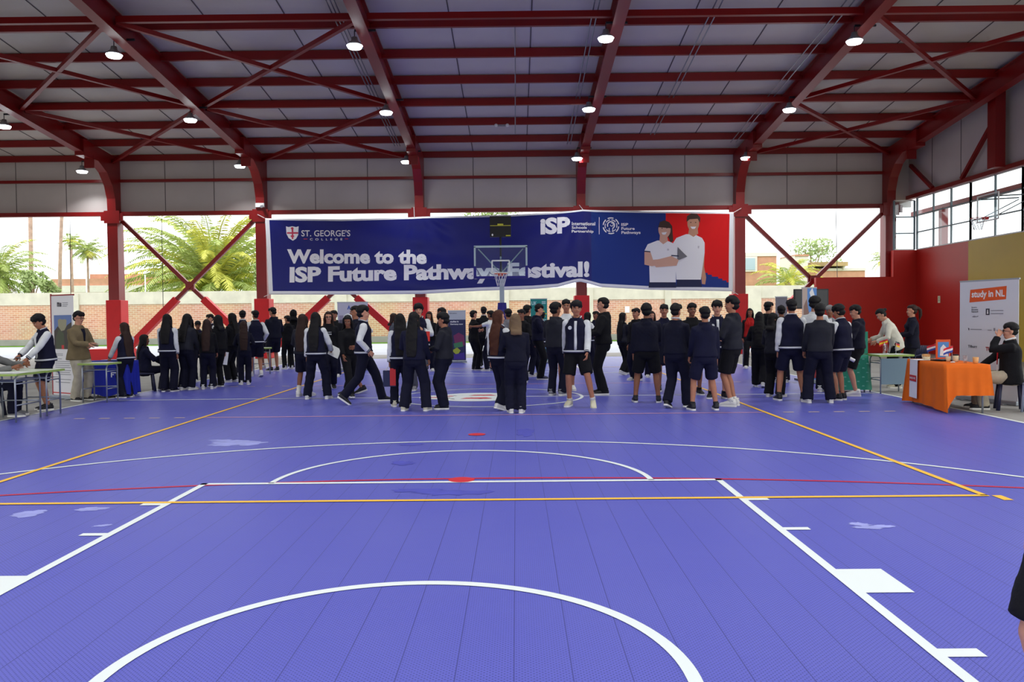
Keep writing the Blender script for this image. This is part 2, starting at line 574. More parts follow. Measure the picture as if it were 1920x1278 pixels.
COLNAME = ['out of sight beyond the left edge', 'leftmost in view, by the tan blazer man', 'left of the festival banner', 'behind the left half of the festival banner', 'behind the right half of the festival banner', 'at the right end of the festival banner', 'in the right corner beside the windows']
for i, x in enumerate(XC):
    c = empty('steel_column', (x, YC, 0))
    structure(c, 'red steel column ' + COLNAME[i], 'column')
    m = MB()
    # tapered box column that flares into the rafter haunch
    m.box((0, 0, 2.95), (0.42, 0.5, 5.9))
    pr = []
    z0 = 5.6; rise = zroof(YC) + PUR_Z
    side = [(0.25, z0), (0.25, rise + 0.02), (-2.6, rise + SL*2.85), (-2.6, rise + SL*2.85 - 0.62), (-1.55, rise - 0.34), (-0.9, rise - 0.66), (-0.5, rise - 1.1), (-0.3, rise - 1.6), (-0.25, z0)]
    n = len(side); V = [(-0.17, y, z) for y, z in side] + [(0.17, y, z) for y, z in side]
    F = [(k, (k+1) % n, (k+1) % n + n, k + n) for k in range(n)] + [tuple(range(n))[::-1], tuple(range(n, 2*n))]
    m.add(V, F)
    m.box((0.0, -1.9, rise - 0.42), (0.36, 0.06, 0.5)); m.box((0, -0.27, 5.72), (0.62, 0.04, 0.5)); m.box((0, -0.26, 5.72), (0.9, 0.03, 0.3))
    m.build('shaft', M_RED, c)
    pd = MB(); pd.box((0, 0, 1.2), (0.60, 0.66, 2.4)); pd.build('padding', M_REDPAD, c, bevel=0.02)
    if i == 1:
        pl = MB(); pl.box((-0.25, 0.05, 0.17), (1.5, 1.0, 0.55)); pl.build('plinth', M_REDPAD, c, bevel=0.02)
    if i == 2:
        q = MB(); q.box((0.02, -0.33, 6.12), (0.34, 0.12, 0.16)); q.tube([(0.1, -0.42, 6.1), (0.14, -0.55, 6.04)], 0.06, 8); q.build('camera_box', M_WHITE, c)

for i, x in enumerate(XC):
    m = MB()
    for ya, yb in ((YC - 2.3, YR), (YR, YN)):
        za, zb = zroof(ya) + 0.0 + PUR_Z/2, zroof(yb) + PUR_Z/2
        m.ibeam((x, ya, za - 0.02), (x, yb, zb - 0.02), 0.30, PUR_Z + 0.24, 0.03, 0.10)
    if i == 6:
        pass
    structure(m.build('roof_rafter', M_RED), 'red sloping roof rafter over the column ' + COLNAME[i], 'rafter')
for k, y in enumerate(purl_ys):
    m = MB(); z = zroof(y) + PUR_Z + 0.10
    m.bar((-24.5, y, z), (16.4, y, z), 0.11, 0.24)
    structure(m.build('roof_purlin', M_RED), (ordinal(k) if k < 12 else 'far inner') + ' red roof purlin counted from the back eave' if k < 9 else 'red roof purlin overhead nearer than the frame shows', 'purlin', 'roof purlins')
# struts at rafter level
for y in (18.9, 24.85):
    for i in range(6):
        m = MB(); z = zroof(y) + 0.18
        m.bar((XC[i] + .15, y, z), (XC[i+1] - .15, y, z), 0.13, 0.16)
        structure(m.build('roof_strut', M_RED), 'red roof strut between two rafters on the %s row of bracing' % ('front' if y < 20 else 'rear'), 'strut', 'roof struts %s row' % ('front' if y < 20 else 'rear'))
# roof cross bracing
for bi, (i, bay) in enumerate(((1, 'the two leftmost rafters'), (2, 'the rafters left of the festival banner'), (5, 'the two rightmost rafters'))):
    for ya, yb, rw in ((18.9, 24.7, 'front'), (24.9, 30.6, 'rear')):
        for s in (0, 1):
            xa, xb = (XC[i] + .12, XC[i+1] - .12) if s == 0 else (XC[i+1] - .12, XC[i] + .12)
            m = MB(); za, zb = zroof(ya) + .12, zroof(yb) + .12
            m.bar((xa, ya, za - s*.0), (xb, yb, zb), 0.12, 0.12)
            structure(m.build('roof_brace', M_RED), 'red diagonal roof brace, %s cross between %s, running %s' % (rw, bay, 'front left to back right' if s == 0 else 'front right to back left'), 'brace')
# back wall: head beam, girt, panels
structure(MB().bar((-24.5, YC - .05, 5.86), (15.5, YC - .05, 5.86), 0.22, 0.16).build('beam_head', M_RED), 'red beam along the foot of the back wall panels', 'beam')
structure(MB().bar((-24.5, YC + .05, 7.20), (15.5, YC + .05, 7.20), 0.12, 0.11).build('beam_girt', M_RED), 'thin red girt across the back wall panels', 'beam')
m = MB()
xs = -24.5
m.box((-4.05, YC + 0.2, 6.95), (41.1, 0.08, 2.25), 0)
for i in range(6):
    for k in (1, 2):
        xx = XC[i] + (XC[i+1] - XC[i])*k/3
        m.box((xx, YC + 0.157, 6.95), (0.025, 0.01, 2.2), 1)
structure(m.build('wall_back', [M_WALLPANEL, M_SEAM]))
# roof sheets, with seams
m = MB()
for ya, yb in ((YC + .5, YR), (YR, YN)):
    za, zb = zroof(ya) + PUR_Z + .24, zroof(yb) + PUR_Z + .24
    m.add([(-25, ya, za), (17, ya, za), (17, yb, zb), (-25, yb, zb)], [(0, 1, 2, 3)], 0)
    m.add([(-25, ya, za + .1), (17, ya, za + .1), (17, yb, zb + .1), (-25, yb, zb + .1)], [(3, 2, 1, 0)], 0)
    for i in range(6):
        for k in (1, 2):
            xx = XC[i] + (XC[i+1] - XC[i])*k/3
            m.bar((xx, ya, za - .008), (xx, yb, zb - .008), 0.03, 0.012, 1)
structure(m.build('ceiling', [M_PANEL, M_SEAM]))
# facade cross bracing
for i, bay, in ((1, 'left of the festival banner'), (2, 'behind the left of the festival banner'), (5, 'right of the festival banner')):
    for s in (0, 1):
        a = Vector((XC[i] + (.3 if s == 0 else 0), YC, 5.55)); b = Vector((XC[i+1] - .3, YC, 0.35))
        a = Vector((XC[i] + .25, YC, 5.6)) if s == 0 else Vector((XC[i+1] - .25, YC, 5.6))
        b = Vector((XC[i+1] - .3, YC, 0.3)) if s == 0 else Vector((XC[i] + .3, YC, 0.3))
        m = MB(); mid = a.lerp(b, 0.60)
        off = Vector((0, -.07 if s else .07, 0))
        m.bar(a + off, b + off, 0.15, 0.15)
        o = m.build('wall_brace', M_RED)
        structure(o, 'red diagonal wall brace %s, falling to the %s' % (bay, 'right' if s == 0 else 'left'), 'brace')
        q = MB(); q.bar(mid + off, b + off, 0.27, 0.27); q.build('padding', M_REDPAD, o)
        q = MB(); q.box(a.lerp(b, .5) + off, (0.34, 0.10, 0.34), 0); q.build('gusset', M_RED, o)

# unseen panel walls added to hold back daylight, open base sized to tune it
structure(MB().box((-4.5, -3.2, 6.4), (41, 0.1, 3.2)).build('wall_front_unseen', [M_WALLPANEL]))
structure(MB().box((-25.0, YR, 6.6), (0.1, 34, 5.6)).build('wall_left_unseen', [M_WALLPANEL]))
# right side wall: red and yellow lower wall, window band, panels over it
XW = 16.35
m = MB()
def wallx(y0, y1, z0, z1, mi):
    m.box((XW + .1, (y0 + y1)/2, (z0 + z1)/2), (0.2, y1 - y0, z1 - z0), mi)
yy0 = onX(1815, 560, XW).y
wallx(yy0, YJ, 0, 4.05, 0); wallx(16, yy0, 0, 4.05, 1)
structure(m.build('wall_right', [M_WALLRED, M_WALLYEL]))
m = MB(); a, b = onY(1530, 520, YJ), onY(1675, 470, YJ)
m.box(((a.x + XW)/2, YJ + .1, a.z/2), (XW - a.x, 0.2, a.z), 0)
m.box(((b.x + XW)/2, YJ + .1, (a.z + 4.05)/2), (XW - b.x, 0.2, 4.05 - a.z), 0)
structure(m.build('wall_corner', [M_WALLRED]))
m = MB()
side = [(16, 6.12), (31.4, 6.12), (31.4, zroof(31.4) + .6), (16, zroof(16) + .6)]
m.add([(XW + .04, y, z) for y, z in side] + [(XW + .16, y, z) for y, z in side], [(3, 2, 1, 0), (4, 5, 6, 7), (0, 1, 5, 4), (1, 2, 6, 5), (2, 3, 7, 6), (3, 0, 4, 7)], 0)
for y in (29.3, 27.3, 25.3, 23.3, 21.3):
    m.box((XW + .035, y, 7.5), (0.01, 0.025, 2.7), 1)
structure(m.build('wall_gable', [M_WALLPANEL, M_SEAM]))
structure(MB().bar((XW - .05, 16, 6.17), (XW - .05, 31, 6.17), 0.2, 0.15).build('beam_gable', M_RED), 'red beam along the top of the side windows', 'beam')
structure(MB().bar((XW - .3, 24.6, 6.2), (XW - .3, 24.6, zroof(24.6) + .3), 0.32, 0.45, up=(0, 1, 0)).build('gable_post', M_RED), 'dark red post above the side windows', 'post')
for ya, za, yb, zb in ((24.9, 7.9, 26.9, 6.25), (30.6, 7.4, 28.9, 6.25)):
    structure(MB().bar((XW - .15, ya, za), (XW - .15, yb, zb), 0.12, 0.12).build('gable_brace', M_RED), 'red diagonal brace on the side wall panels %s' % ('by the dark post' if ya < 26 else 'by the corner column'), 'brace')
# windows: four units along the side wall and one facing the court
def window(name, P0, P1, z0, z1, cols, rows, label):
    w = empty(name, P0); structure(w, label, 'window')
    P0, P1 = Vector(P0), Vector(P1); d = P1 - P0
    f = MB(); g = MB()
    def P(t, z):
        return (d.x*t, d.y*t, z - P0.z)
    for k in range(cols + 1):
        ww = 0.065 if k in (0, cols) else 0.045
        f.bar(P(k/cols, z0), P(k/cols, z1), ww, 0.06, 0, up=(d.y, -d.x, 0))
    for r in range(rows + 1):
        zz = z0 + (z1 - z0)*r/rows
        f.bar(P(0, zz), P(1, zz), 0.05, 0.045, 1 if r in (0, rows) else 0)
    f.build('window_frame', [mat('window_mullion', (104, 120, 128), .4), M_WHITE], w)
    nx = Vector((d.y, -d.x, 0)).normalized()*0.012
    A = [Vector(P(0, z0)), Vector(P(1, z0)), Vector(P(1, z1)), Vector(P(0, z1))]
    g.add([p + nx for p in A] + [p - nx for p in A], [(0, 1, 2, 3), (7, 6, 5, 4)])
    g.build('window_pane', M_GLASS, w)
wys = [YJ - .06] + [onX(px, 400, XW).y for px in (1820, 1918)] + [19.5, 16.2]
WN = ['next to the red corner', 'with a small hoop before it', 'at the right edge of the photo', 'out of sight to the right']
for i in range(4):
    window('window_%d' % (i + 1), (XW, wys[i], 4.05), (XW, wys[i+1], 4.05), 4.07, 6.08, 3 if i == 0 else 2, 3, 'grey framed side window band ' + WN[i])
window('window_5', (b.x + .05, YJ + .06, 4.05), (XW - .05, YJ + .06, 4.05), 4.07, 6.0, 1, 3, 'narrow window facing the court in the right corner')
# eave canopy outside the side windows
structure(MB().bar((XW + 1.1, 15, 5.75), (XW + 1.1, 33, 5.75), 0.15, 0.2).build('beam_canopy', M_RED), 'red beam seen outside through the side windows', 'beam')
for y in (24.4, 30.5):
    structure(MB().bar((XW + 1.1, y, 0), (XW + 1.1, y, 5.7), 0.25, 0.25, up=(0, 1, 0)).build('canopy_post', M_RED), 'red post outside the side windows, %s one' % ('nearer' if y < 26 else 'corner'), 'post')
# drop cables hanging in the open bays
for px, pa, pb in ((303, 410, 575), (131, 412, 640), (1567, 392, 520)):
    a, b_ = onY(px, pa, YC + .3), onY(px + 3, pb, YC + .3)
    structure(MB().tube([a, b_], 0.012, 5).build('stay_cable', M_DARKMET), 'thin dark cable hanging in the open bay %s' % {303: 'in front of the big palm', 131: 'by the two tall poles', 1567: 'right of the festival banner'}[px], 'cable')
# ================================================================== high-bay lamps
def make_lamp():
    o = empty('high_bay_lamp')
    h = MB(); h.add(*loft([((0, 0, 0.04), .2, .2), ((0, 0, 0.1), .17, .17), ((0, 0, .17), .09, .09), ((0, 0, .26), .07, .07)], 20, 2.0)); h.build('housing', M_GREY, o, True)
    q = MB(); q.tube([(0, 0, .26), (0, 0, .42)], .012, 6); q.bar((0, 0, .43), (.55, 0, .43), .05, .05); q.build('bracket', M_DARKMET, o)
    d = MB(); d.add(*loft([((0, 0, -0.02), .17, .17), ((0, 0, .045), .205, .205)], 20, 2.0)); d.build('diffuser', M_LAMP, o, True)
    return o
M_LAMP = mat("lamp_diffuser", (245, 252, 255), .5, emit=14.0)
LAMP_W = 34.0
lamp0 = make_lamp()
LROW = {'front': [(214, 106), (665, 89), (1136, 75), (1602, 80)], 'middle': [(8, 239), (357, 227), (724, 213), (1104, 207), (1480, 208)], 'rear': [(154, 323), (450, 313), (762, 305), (1082, 299), (1399, 298)]}
PLACE = {'front': ['leftmost', 'second from left', 'second from right', 'rightmost'], 'middle': ['leftmost', 'second from left', 'middle', 'second from right', 'rightmost'], 'rear': ['leftmost', 'second from left', 'middle', 'second from right', 'rightmost']}
first = True
for row, L in LROW.items():
    for i, (px, py) in enumerate(L):
        Y = {'front': 19.6, 'middle': 25.0, 'rear': 29.9}[row]
        # lamp hangs about 0.42 m under the rafter: find the depth where the ray meets that plane
        d = ray(px, py)
        za = EAVE - .42
        t = (za + SL*(YC - CAM_Y) - CAM_Z)/(d.z + SL*d.y)
        p = CAMP + d*t
        o = lamp0 if first else copy_tree(lamp0); first = False
        o.location = p
        near = min(XC, key=lambda x: abs(x - p.x))
        o.rotation_euler = (0, 0, 0 if near > p.x else PI)
        tag(o, 'lit round high bay lamp, %s of the %s row under the roof' % (PLACE[row][i], row), 'lamp', 'high bay lamps, %s row' % row)
        ld = bpy.data.lights.new('lamp_light', 'AREA'); ld.shape = 'DISK'; ld.size = 0.38; ld.spread = 2.0; ld.energy = LAMP_W*(.4 if row == 'rear' else 1); ld.color = (0.95, 0.98, 1.0)
        lo = bpy.data.objects.new('lamp_light', ld); COL.objects.link(lo); lo.parent = o; lo.location = (0, 0, -0.03)
# more lamps of the same kind light the near half of the hall, behind and above the frame
for x in (-9.4, -3.0, 2.9, 9.2):
    for y in (13.0, 7.0, 2.5):
        o = copy_tree(lamp0); o.location = (x, y, zroof(y) - .42)
        tag(o, 'lit round high bay lamp above the frame', 'lamp', 'high bay lamps above the frame')
        ld = bpy.data.lights.new('lamp_light', 'AREA'); ld.shape = 'DISK'; ld.size = 0.38; ld.spread = 2.0; ld.energy = LAMP_W; ld.color = (0.95, 0.98, 1.0)
        lo = bpy.data.objects.new('lamp_light', ld); COL.objects.link(lo); lo.parent = o; lo.location = (0, 0, -0.03)
# conduits running along the rafters and drop cables
def conduit(pts, label, group=None):
    m = MB(); m.tube(pts, .018, 5)
    structure(m.build('conduit', M_GREY), label, 'conduit', group)
for k, dx in enumerate((-.75, -.65, -.55)):
    conduit([(-3.3 + dx, y, zroof(y) + PUR_Z - .04) for y in (29.5, 24, 15)], 'thin grey conduit left of the rafter behind the banner', 'conduits by the rafter left of centre')
for k, dx in enumerate((-.62, -.5)):
    conduit([(3.17 + dx, y, zroof(y) + PUR_Z - .04) for y in (29.5, 24, 15)], 'thin grey conduit beside the rafter right of centre', 'conduits by the rafter right of centre')
for k, dx in enumerate((2.4, 2.55)):
    conduit([(3.17 + dx, y, zroof(y) + PUR_Z - .04) for y in (28.5, 24, 15)], 'thin grey conduit between the two rafters right of centre', 'conduits between rafters')
for dx in (-.7, -.5):
    conduit([(9.5 + dx, y, zroof(y) + PUR_Z - .04) for y in (29.5, 24, 15)], 'thin grey conduit left of the rafter at the banner end', 'conduits by the right rafter')
conduit([onY(965, 18, 19.5), onY(966, 150, 23), onY(966, 250, 27)], 'thin pale rod hanging over the centre of the court')
# ================================================================== OUTSIDE: boundary wall, palms, houses
m = MB()
m.box((0, YW + .15, 1.5), (150, .3, 2.35), 0)
m.box((0, YW + .15, 0.2), (150, .36, .4), 1)
m.box((0, YW + .13, 3.08), (150, .36, .82), 2)
structure(m.build('wall_boundary', [M_BRICK, M_CONC, M_PILLAR]), 'long brick boundary wall with a pale concrete band along its top', 'wall')
for px, w in ((-150, .5), (143, .5), (480, .45), (640, .8), (950, .35), (1105, .5), (1252, .4), (1412, 1.0)):
    p = onY(px, 600, YW)
    structure(MB().box((p.x, YW + .1, 1.7), (w, .5, 3.4)).build('wall_pillar', M_PILLAR), 'pale concrete pillar in the brick wall ' + {-150: 'beyond the left edge', 143: 'behind the tan blazer man', 480: 'left of the second red column', 640: 'behind the grey mountain photo banner', 950: 'behind the basketball post', 1105: 'right of the column behind the banner', 1252: 'behind the right group of boys', 1412: 'behind the woman in red vest'}[px], 'pillar')


def frond(mb, base, az, el, L, droop, w, mi, rng, nl=26):
    """arching palm frond with a double row of narrow leaflets"""
    n = 10; P = []
    d = Vector((math.cos(az)*math.cos(el), math.sin(az)*math.cos(el), math.sin(el)))
    p = Vector(base); e = el
    for i in range(n + 1):
        P.append(p.copy())
        e -= droop/n*(0.4 + 1.3*i/n)
        d = Vector((math.cos(az)*math.cos(e), math.sin(az)*math.cos(e), math.sin(e)))
        p = p + d*(L/n)
    mb.tube(P[::2] + ([P[-1]] if n % 2 else []), [L*.008*(1.1 - .9*i/5) + .004 for i in range(len(P[::2]))], 4, mi)
    s = Vector((-math.sin(az), math.cos(az), 0))
    for k in range(nl):
        t = 0.12 + 0.88*k/(nl-1); f = t*n; i = min(int(f), n-1); q = P[i].lerp(P[i+1], f - i)
        tn = (P[i+1] - P[i]).normalized(); up = s.cross(tn)
        ll = w*math.sin(PI*min(1, .18 + .8*t))**0.7*rng.uniform(.85, 1.1)
        for sg in (-1, 1):
            dr = (s*sg*0.85 + tn*0.6 + up*rng.uniform(-.15, .35) - Vector((0, 0, .25))).normalized()
            tip = q + dr*ll - Vector((0, 0, ll*.15)); wd = tn*(L/nl*0.30)
            mid = q + dr*ll*.5
            mb.add([q - wd*.5, q + wd*.5, mid + wd, tip, mid - wd], [(0, 1, 2, 3, 4)], mi)


def palm(loc, trunk_h, L, nfr, seed, label, w=None, rad=.25, yel=0.2, skirt=True, lo=-.5, nl=26, bend=0.0, sk=.45):
    rng = random.Random(seed)
    o = empty('palm_tree', loc); tag(o, label, 'palm tree')
    t = MB(); t.tube([(bend*(k/5)**2, 0, trunk_h*k/5) for k in range(6)], [rad*(1.15 - .25*k/5) for k in range(6)], 10); t.build('trunk', M_TRUNK, o, True)
    c = MB(); w = w or L*.16
    for k in range(nfr):
        az = k*2.39996 + rng.uniform(-.15, .15); u = (k + .5)/nfr
        el = 1.45 - u*(1.45 - lo)
        frond(c, (bend, 0, trunk_h), az, el, L*rng.uniform(.85, 1.05), 1.5 - .5*u, w, 1 if rng.random() < yel else 0, rng, nl)
    c.build('crown', [M_PALMG, M_PALMY], o)
    if skirt:
        s = MB()
        for k in range(max(10, nfr//2 + (30 if sk > .45 else 0))):
            frond(s, (bend, 0, trunk_h - .2), k*2.39996, rng.uniform(-.9, -.3), L*sk*rng.uniform(.7, 1.1), .6, w*.7, 0, rng, 14)
        s.build('dry_fronds', M_PALMD, o)
    return o


YP = 60.5
p = onY(400, 535, YP + 1.5); palm((p.x, YP + 1.5, 0), p.z - .1, 9.0, 110, 1, 'big feathery date palm behind the wall, left of the banner', rad=.55, w=.85, yel=.35, lo=.05, nl=46, sk=.5)
p = onY(-6, 520, YP); palm((p.x, YP, 0), p.z, 4.4, 44, 2, 'bushy palm cut by the left edge of the photo', rad=.4, yel=.1, nl=30)
p = onY(163, 470, YP + 4); palm((p.x, YP + 4, 0), p.z, 1.7, 26, 3, 'short palm with a round crown left of the red column', rad=.13, yel=.1, w=.5)
p = onY(133, 452, YP + 11); palm((p.x, YP + 11, 0), p.z, 1.2, 20, 4, 'small headed slim palm between two bare trunks', rad=.14, yel=.2, w=.4)
p = onY(57, 480, YP + 4); palm((p.x, YP + 4, 0), 15.5, 1.6, 24, 5, 'very tall thin palm trunk nearest the left edge', rad=.16, w=.4, bend=.2)
p = onY(109, 480, YP + 7); palm((p.x, YP + 7, 0), 16, 1.6, 24, 6, 'very tall thin leaning palm trunk, second from the left', rad=.14, w=.4, bend=.9)
p = onY(1478, 530, YP); palm((p.x, YP, 0), p.z, 3.2, 30, 7, 'bright green palm right of the festival banner', rad=.35, yel=.6, nl=34, w=.5)
p = onY(1660, 488, YP + 2); palm((p.x, YP + 2, 0), p.z, 1.4, 18, 8, 'small palm tip beside the right corner column', rad=.12, yel=.3, w=.4)


def leafy(name, loc, r, h0, seed, label, cat, n=700, leaf=.22, trunk=.12):
    rng = random.Random(seed); o = empty(name, loc); tag(o, label, cat)
    c = MB()
    blobs = [(rng.uniform(-.6, .6)*r[0], rng.uniform(-.6, .6)*r[1], rng.uniform(-.4, .6)*r[2], rng.uniform(.4, .65)) for _ in range(9)]
    for k in range(n):
        b = rng.choice(blobs)
        v = Vector((rng.gauss(0, 1), rng.gauss(0, 1), rng.gauss(0, 1))).normalized()*rng.uniform(.75, 1.0)
        q = Vector((b[0] + v.x*b[3]*r[0], b[1] + v.y*b[3]*r[1], h0 + b[2] + v.z*b[3]*r[2]))
        a = Vector((rng.uniform(-1, 1), rng.uniform(-1, 1), rng.uniform(-1, 1))).normalized(); bb = a.orthogonal().normalized()
        l = leaf*rng.uniform(.6, 1.3)
        c.add([q - a*l, q + bb*l*.4, q + a*l, q - bb*l*.4], [(0, 1, 2, 3)], 0)
    c.build('foliage', M_BUSH, o)
    t = MB(); t.tube([(0, 0, 0), (.05, 0, h0*.5), (0, 0, h0 + r[2]*.3)], [trunk*1.3, trunk, trunk*.6], 7)
    for b in blobs[:5]:
        t.tube([(0, 0, h0*.7), (b[0], b[1], h0 + b[2])], [trunk*.6, trunk*.2], 5)
    t.build('trunk', M_TRUNK, o)
    return o


for i, (px, py, Y, rx, rz, lab) in enumerate(((62, 530, 56, .9, .8, 'low green shrub top behind the wall at the left'), (95, 540, 55.5, .8, .5, 'second low shrub top behind the wall, right of the first'),
                                              (1520, 478, 78, 2.4, 1.6, 'pale green tree behind the houses right of the banner'), (922, 402, 78, 3.2, 1.8, 'tall tree whose top shows over the banner'), (489, 520, 54.5, .5, 1.3, 'green shrub beside the second red column'))):
    p = onY(px, py, Y); leafy('leafy_tree' if i in (2, 3) else 'shrub', (p.x, Y, 0), (rx, rx*.7, rz), p.z, 20 + i, lab, 'tree' if i in (2, 3) else 'shrub', 900 if i in (2, 3) else 500, .2)


def house(name, label, Y, rects, dep=4.0):
    """rects: (px0, py_top, px1, py_bottom or None for the ground, material)"""
    a = onY(rects[0][0], 600, Y); o = empty(name, (a.x, Y, 0)); tag(o, label, 'building')
    for k, (x0, yt, x1, yb, mt, part, dd) in enumerate(rects):
        A = onY(x0, yt, Y); B = onY(x1, yb if yb else yt, Y); zb = B.z if yb else 0.0
        MB().box(((A.x + B.x)/2 - a.x, dep/2 - dd, (A.z + zb)/2), (B.x - A.x, dep, A.z - zb)).build(part, mt, o)
    return o


M_WIN = mat('house_window', (170, 190, 200), .2)
house('house', 'pink brick house with white framed window right of the banner', 64, [(1378, 476, 1456, None, M_BPINK, 'wall', 0), (1378, 474, 1457, 480, M_BWHITE, 'parapet', .1), (1393, 481, 1419, 509, M_BWHITE, 'window_surround', .12), (1397, 484, 1415, 506, M_WIN, 'window', .16)])
house('house', 'small white block house behind the bright palm', 68, [(1490, 479, 1515, None, M_BWHITE, 'wall', 0), (1490, 477, 1516, 480, M_BPINK, 'parapet', .1)])
house('house', 'low brick house with a flat pergola roof behind the right brace', 70, [(1515, 504, 1622, None, M_BPINK, 'wall', 0), (1516, 492, 1585, 499, M_PALMD, 'pergola_roof', .6), (1520, 499, 1523, 505, M_BWHITE, 'post', .4), (1578, 499, 1581, 505, M_BWHITE, 'post', .4), (1540, 503, 1623, 507, M_BWHITE, 'parapet', .1)])
house('house', 'long pinkish brick building beyond the wall between the palms', 76, [(95, 523, 340, None, M_BPINK, 'wall', 0), (160, 513, 300, 524, M_BPINK, 'upper_wall', -.8), (95, 536, 340, 546, M_BWHITE, 'plinth_band', .2)])
# lamp posts / poles beyond the wall
for px, pt, lab in ((161, 484, 'thin white pole in front of the short palm'), (272, 515, 'thin pole by the big palm')):
    p = onY(px, pt, 53.2); o = MB().tube([(p.x, 53.2, 0), (p.x, 53.2, p.z)], .05, 6).build('pole', M_WHITE); tag(o, lab, 'pole')
# ================================================================== festival banner hung on the columns
YB = 30.62
C_NAVY, C_BLUE = (38, 42, 118), (32, 62, 134)
M_BNAVY = mat('banner_navy', (36, 42, 138), .34, .45, noise=.06, nscale=1.2)
M_BBLUE = mat('banner_blue', (36, 68, 152), .45, .4)
M_BRED = mat('banner_red', (226, 36, 40), .5, .3)
M_BWHT = mat('banner_white', (240, 240, 244), .5, .3)


def translucent(m, f=.42):
    """thin vinyl lets the daylight behind it through"""
    nt, b = nodes_of(m)
    t = nt.nodes.new('ShaderNodeBsdfTranslucent'); x = nt.nodes.new('ShaderNodeMixShader'); x.inputs[0].default_value = f
    src = b.inputs['Base Color'].links[0].from_socket if b.inputs['Base Color'].links else None
    if src:
        nt.links.new(src, t.inputs['Color'])
    else:
        t.inputs['Color'].default_value = b.inputs['Base Color'].default_value
    out = nt.nodes['Material Output']
    nt.links.new(b.outputs[0], x.inputs[1]); nt.links.new(t.outputs[0], x.inputs[2]); nt.links.new(x.outputs[0], out.inputs['Surface'])


for _m in (M_BNAVY, M_BBLUE, M_BRED):
    translucent(_m)
M_BLET = mat('banner_lettering', (246, 244, 247), .5, .3)
M_SKIN1 = mat('printed_skin_light', (222, 172, 150), .6)
M_SKIN2 = mat('printed_skin_tan', (205, 150, 122), .6)
M_PHAIR = mat('printed_hair', (70, 46, 38), .6)
M_PGREY = mat('printed_grey', (120, 118, 124), .6)
M_PNAVY = mat('printed_navy', (28, 34, 74), .6)
M_PPINK = mat('printed_pink', (206, 60, 90), .6)
M_PSHADE = mat('printed_pale_grey', (206, 202, 208), .6)


def wave(x, z):
    """cloth relief of the banner: folds fan out from the two column ties, slack between columns"""
    s = 0.03*math.sin(x*1.05 + .6)*math.sin((z - 2.9)*1.1)
    for cx, sg in ((-9.3, 1), (-3.3, 1), (3.2, 1), (3.2, -1), (8.9, -1)):
        dx, dz = (x - cx)*sg, 5.85 - z
        r = math.hypot(dx, dz) + .2
        if dz > -.3 and dx > -.6:
            a = math.atan2(dz, dx + .05)
            s += 0.024*math.sin(a*15)*math.exp(-r/1.9)*min(1, r)
    s += 0.05*math.exp(-((x - 3.15)/.35)**2)
    s -= .016*math.sin(z*7 + x*.8)*math.exp(-((x + 3.2)/1.8)**2)
    return s


def onB(px, py):
    p = onY(px, py, YB); return Vector((p.x, YB - wave(p.x, p.z), p.z))


TOP = [(497, 409), (640, 411), (777, 407), (792, 406), (900, 404), (960, 402.5), (1040, 398), (1085, 394), (1093, 393), (1120, 394), (1220, 396), (1376, 397.5)]
BOT = [(504, 552), (640, 552), (790, 551), (900, 545), (1000, 541.5), (1046, 538), (1075, 530), (1088, 528), (1105, 532), (1126, 538), (1220, 543), (1374, 546)]


def interp(T, x):
    for (a, b), (c, d) in zip(T, T[1:]):
        if x <= c:
            return b + (d - b)*(x - a)/(c - a)
    return T[-1][1]


ban = MB(); NX, NZ = 220, 44
grid = []
for i in range(NX + 1):
    u = i/NX; xt = 497 + u*879; xb = 504 + u*870
    for j in range(NZ + 1):
        v = j/NZ
        yt, yb = interp(TOP, xt), interp(BOT, xb)
        grid.append((xt + (xb - xt)*v, yt + (yb - yt)*v))
V = [onB(*g) for g in grid]
F = []; MI = []
for i in range(NX):
    for j in range(NZ):
        k = i*(NZ + 1) + j
        F.append((k, k + 1, k + NZ + 2, k + NZ + 1))
        u, v = (i + .5)/NX, (j + .5)/NZ
        x, y = grid[k]
        cr = ((x - 1300)/150.0)**2 + ((y - 448)/(75.0))**2
        if u < .008 or u > .990 or v < (.022 if u < .3 else .012) or v > .955:
            MI.append(3)
        elif x > 1247 and y < 470 + 58*max(0, min(1, (x - 1247)/120.0))**.8:
            MI.append(2)
        elif x > 1108:
            MI.append(1)
        else:
            MI.append(0)
o = len(ban.V)
ban.V = [tuple(v) for v in V]; ban.F = F; ban.MI = MI
BAN = ban.build('festival_banner', [M_BNAVY, M_BBLUE, M_BRED, M_BWHT], smooth=True)
md = BAN.modifiers.new('cloth', 'SOLIDIFY'); md.thickness = .006; md.offset = 1
tag(BAN, 'long navy welcome banner hung across the back columns, with two pupils at its right end', 'banner')


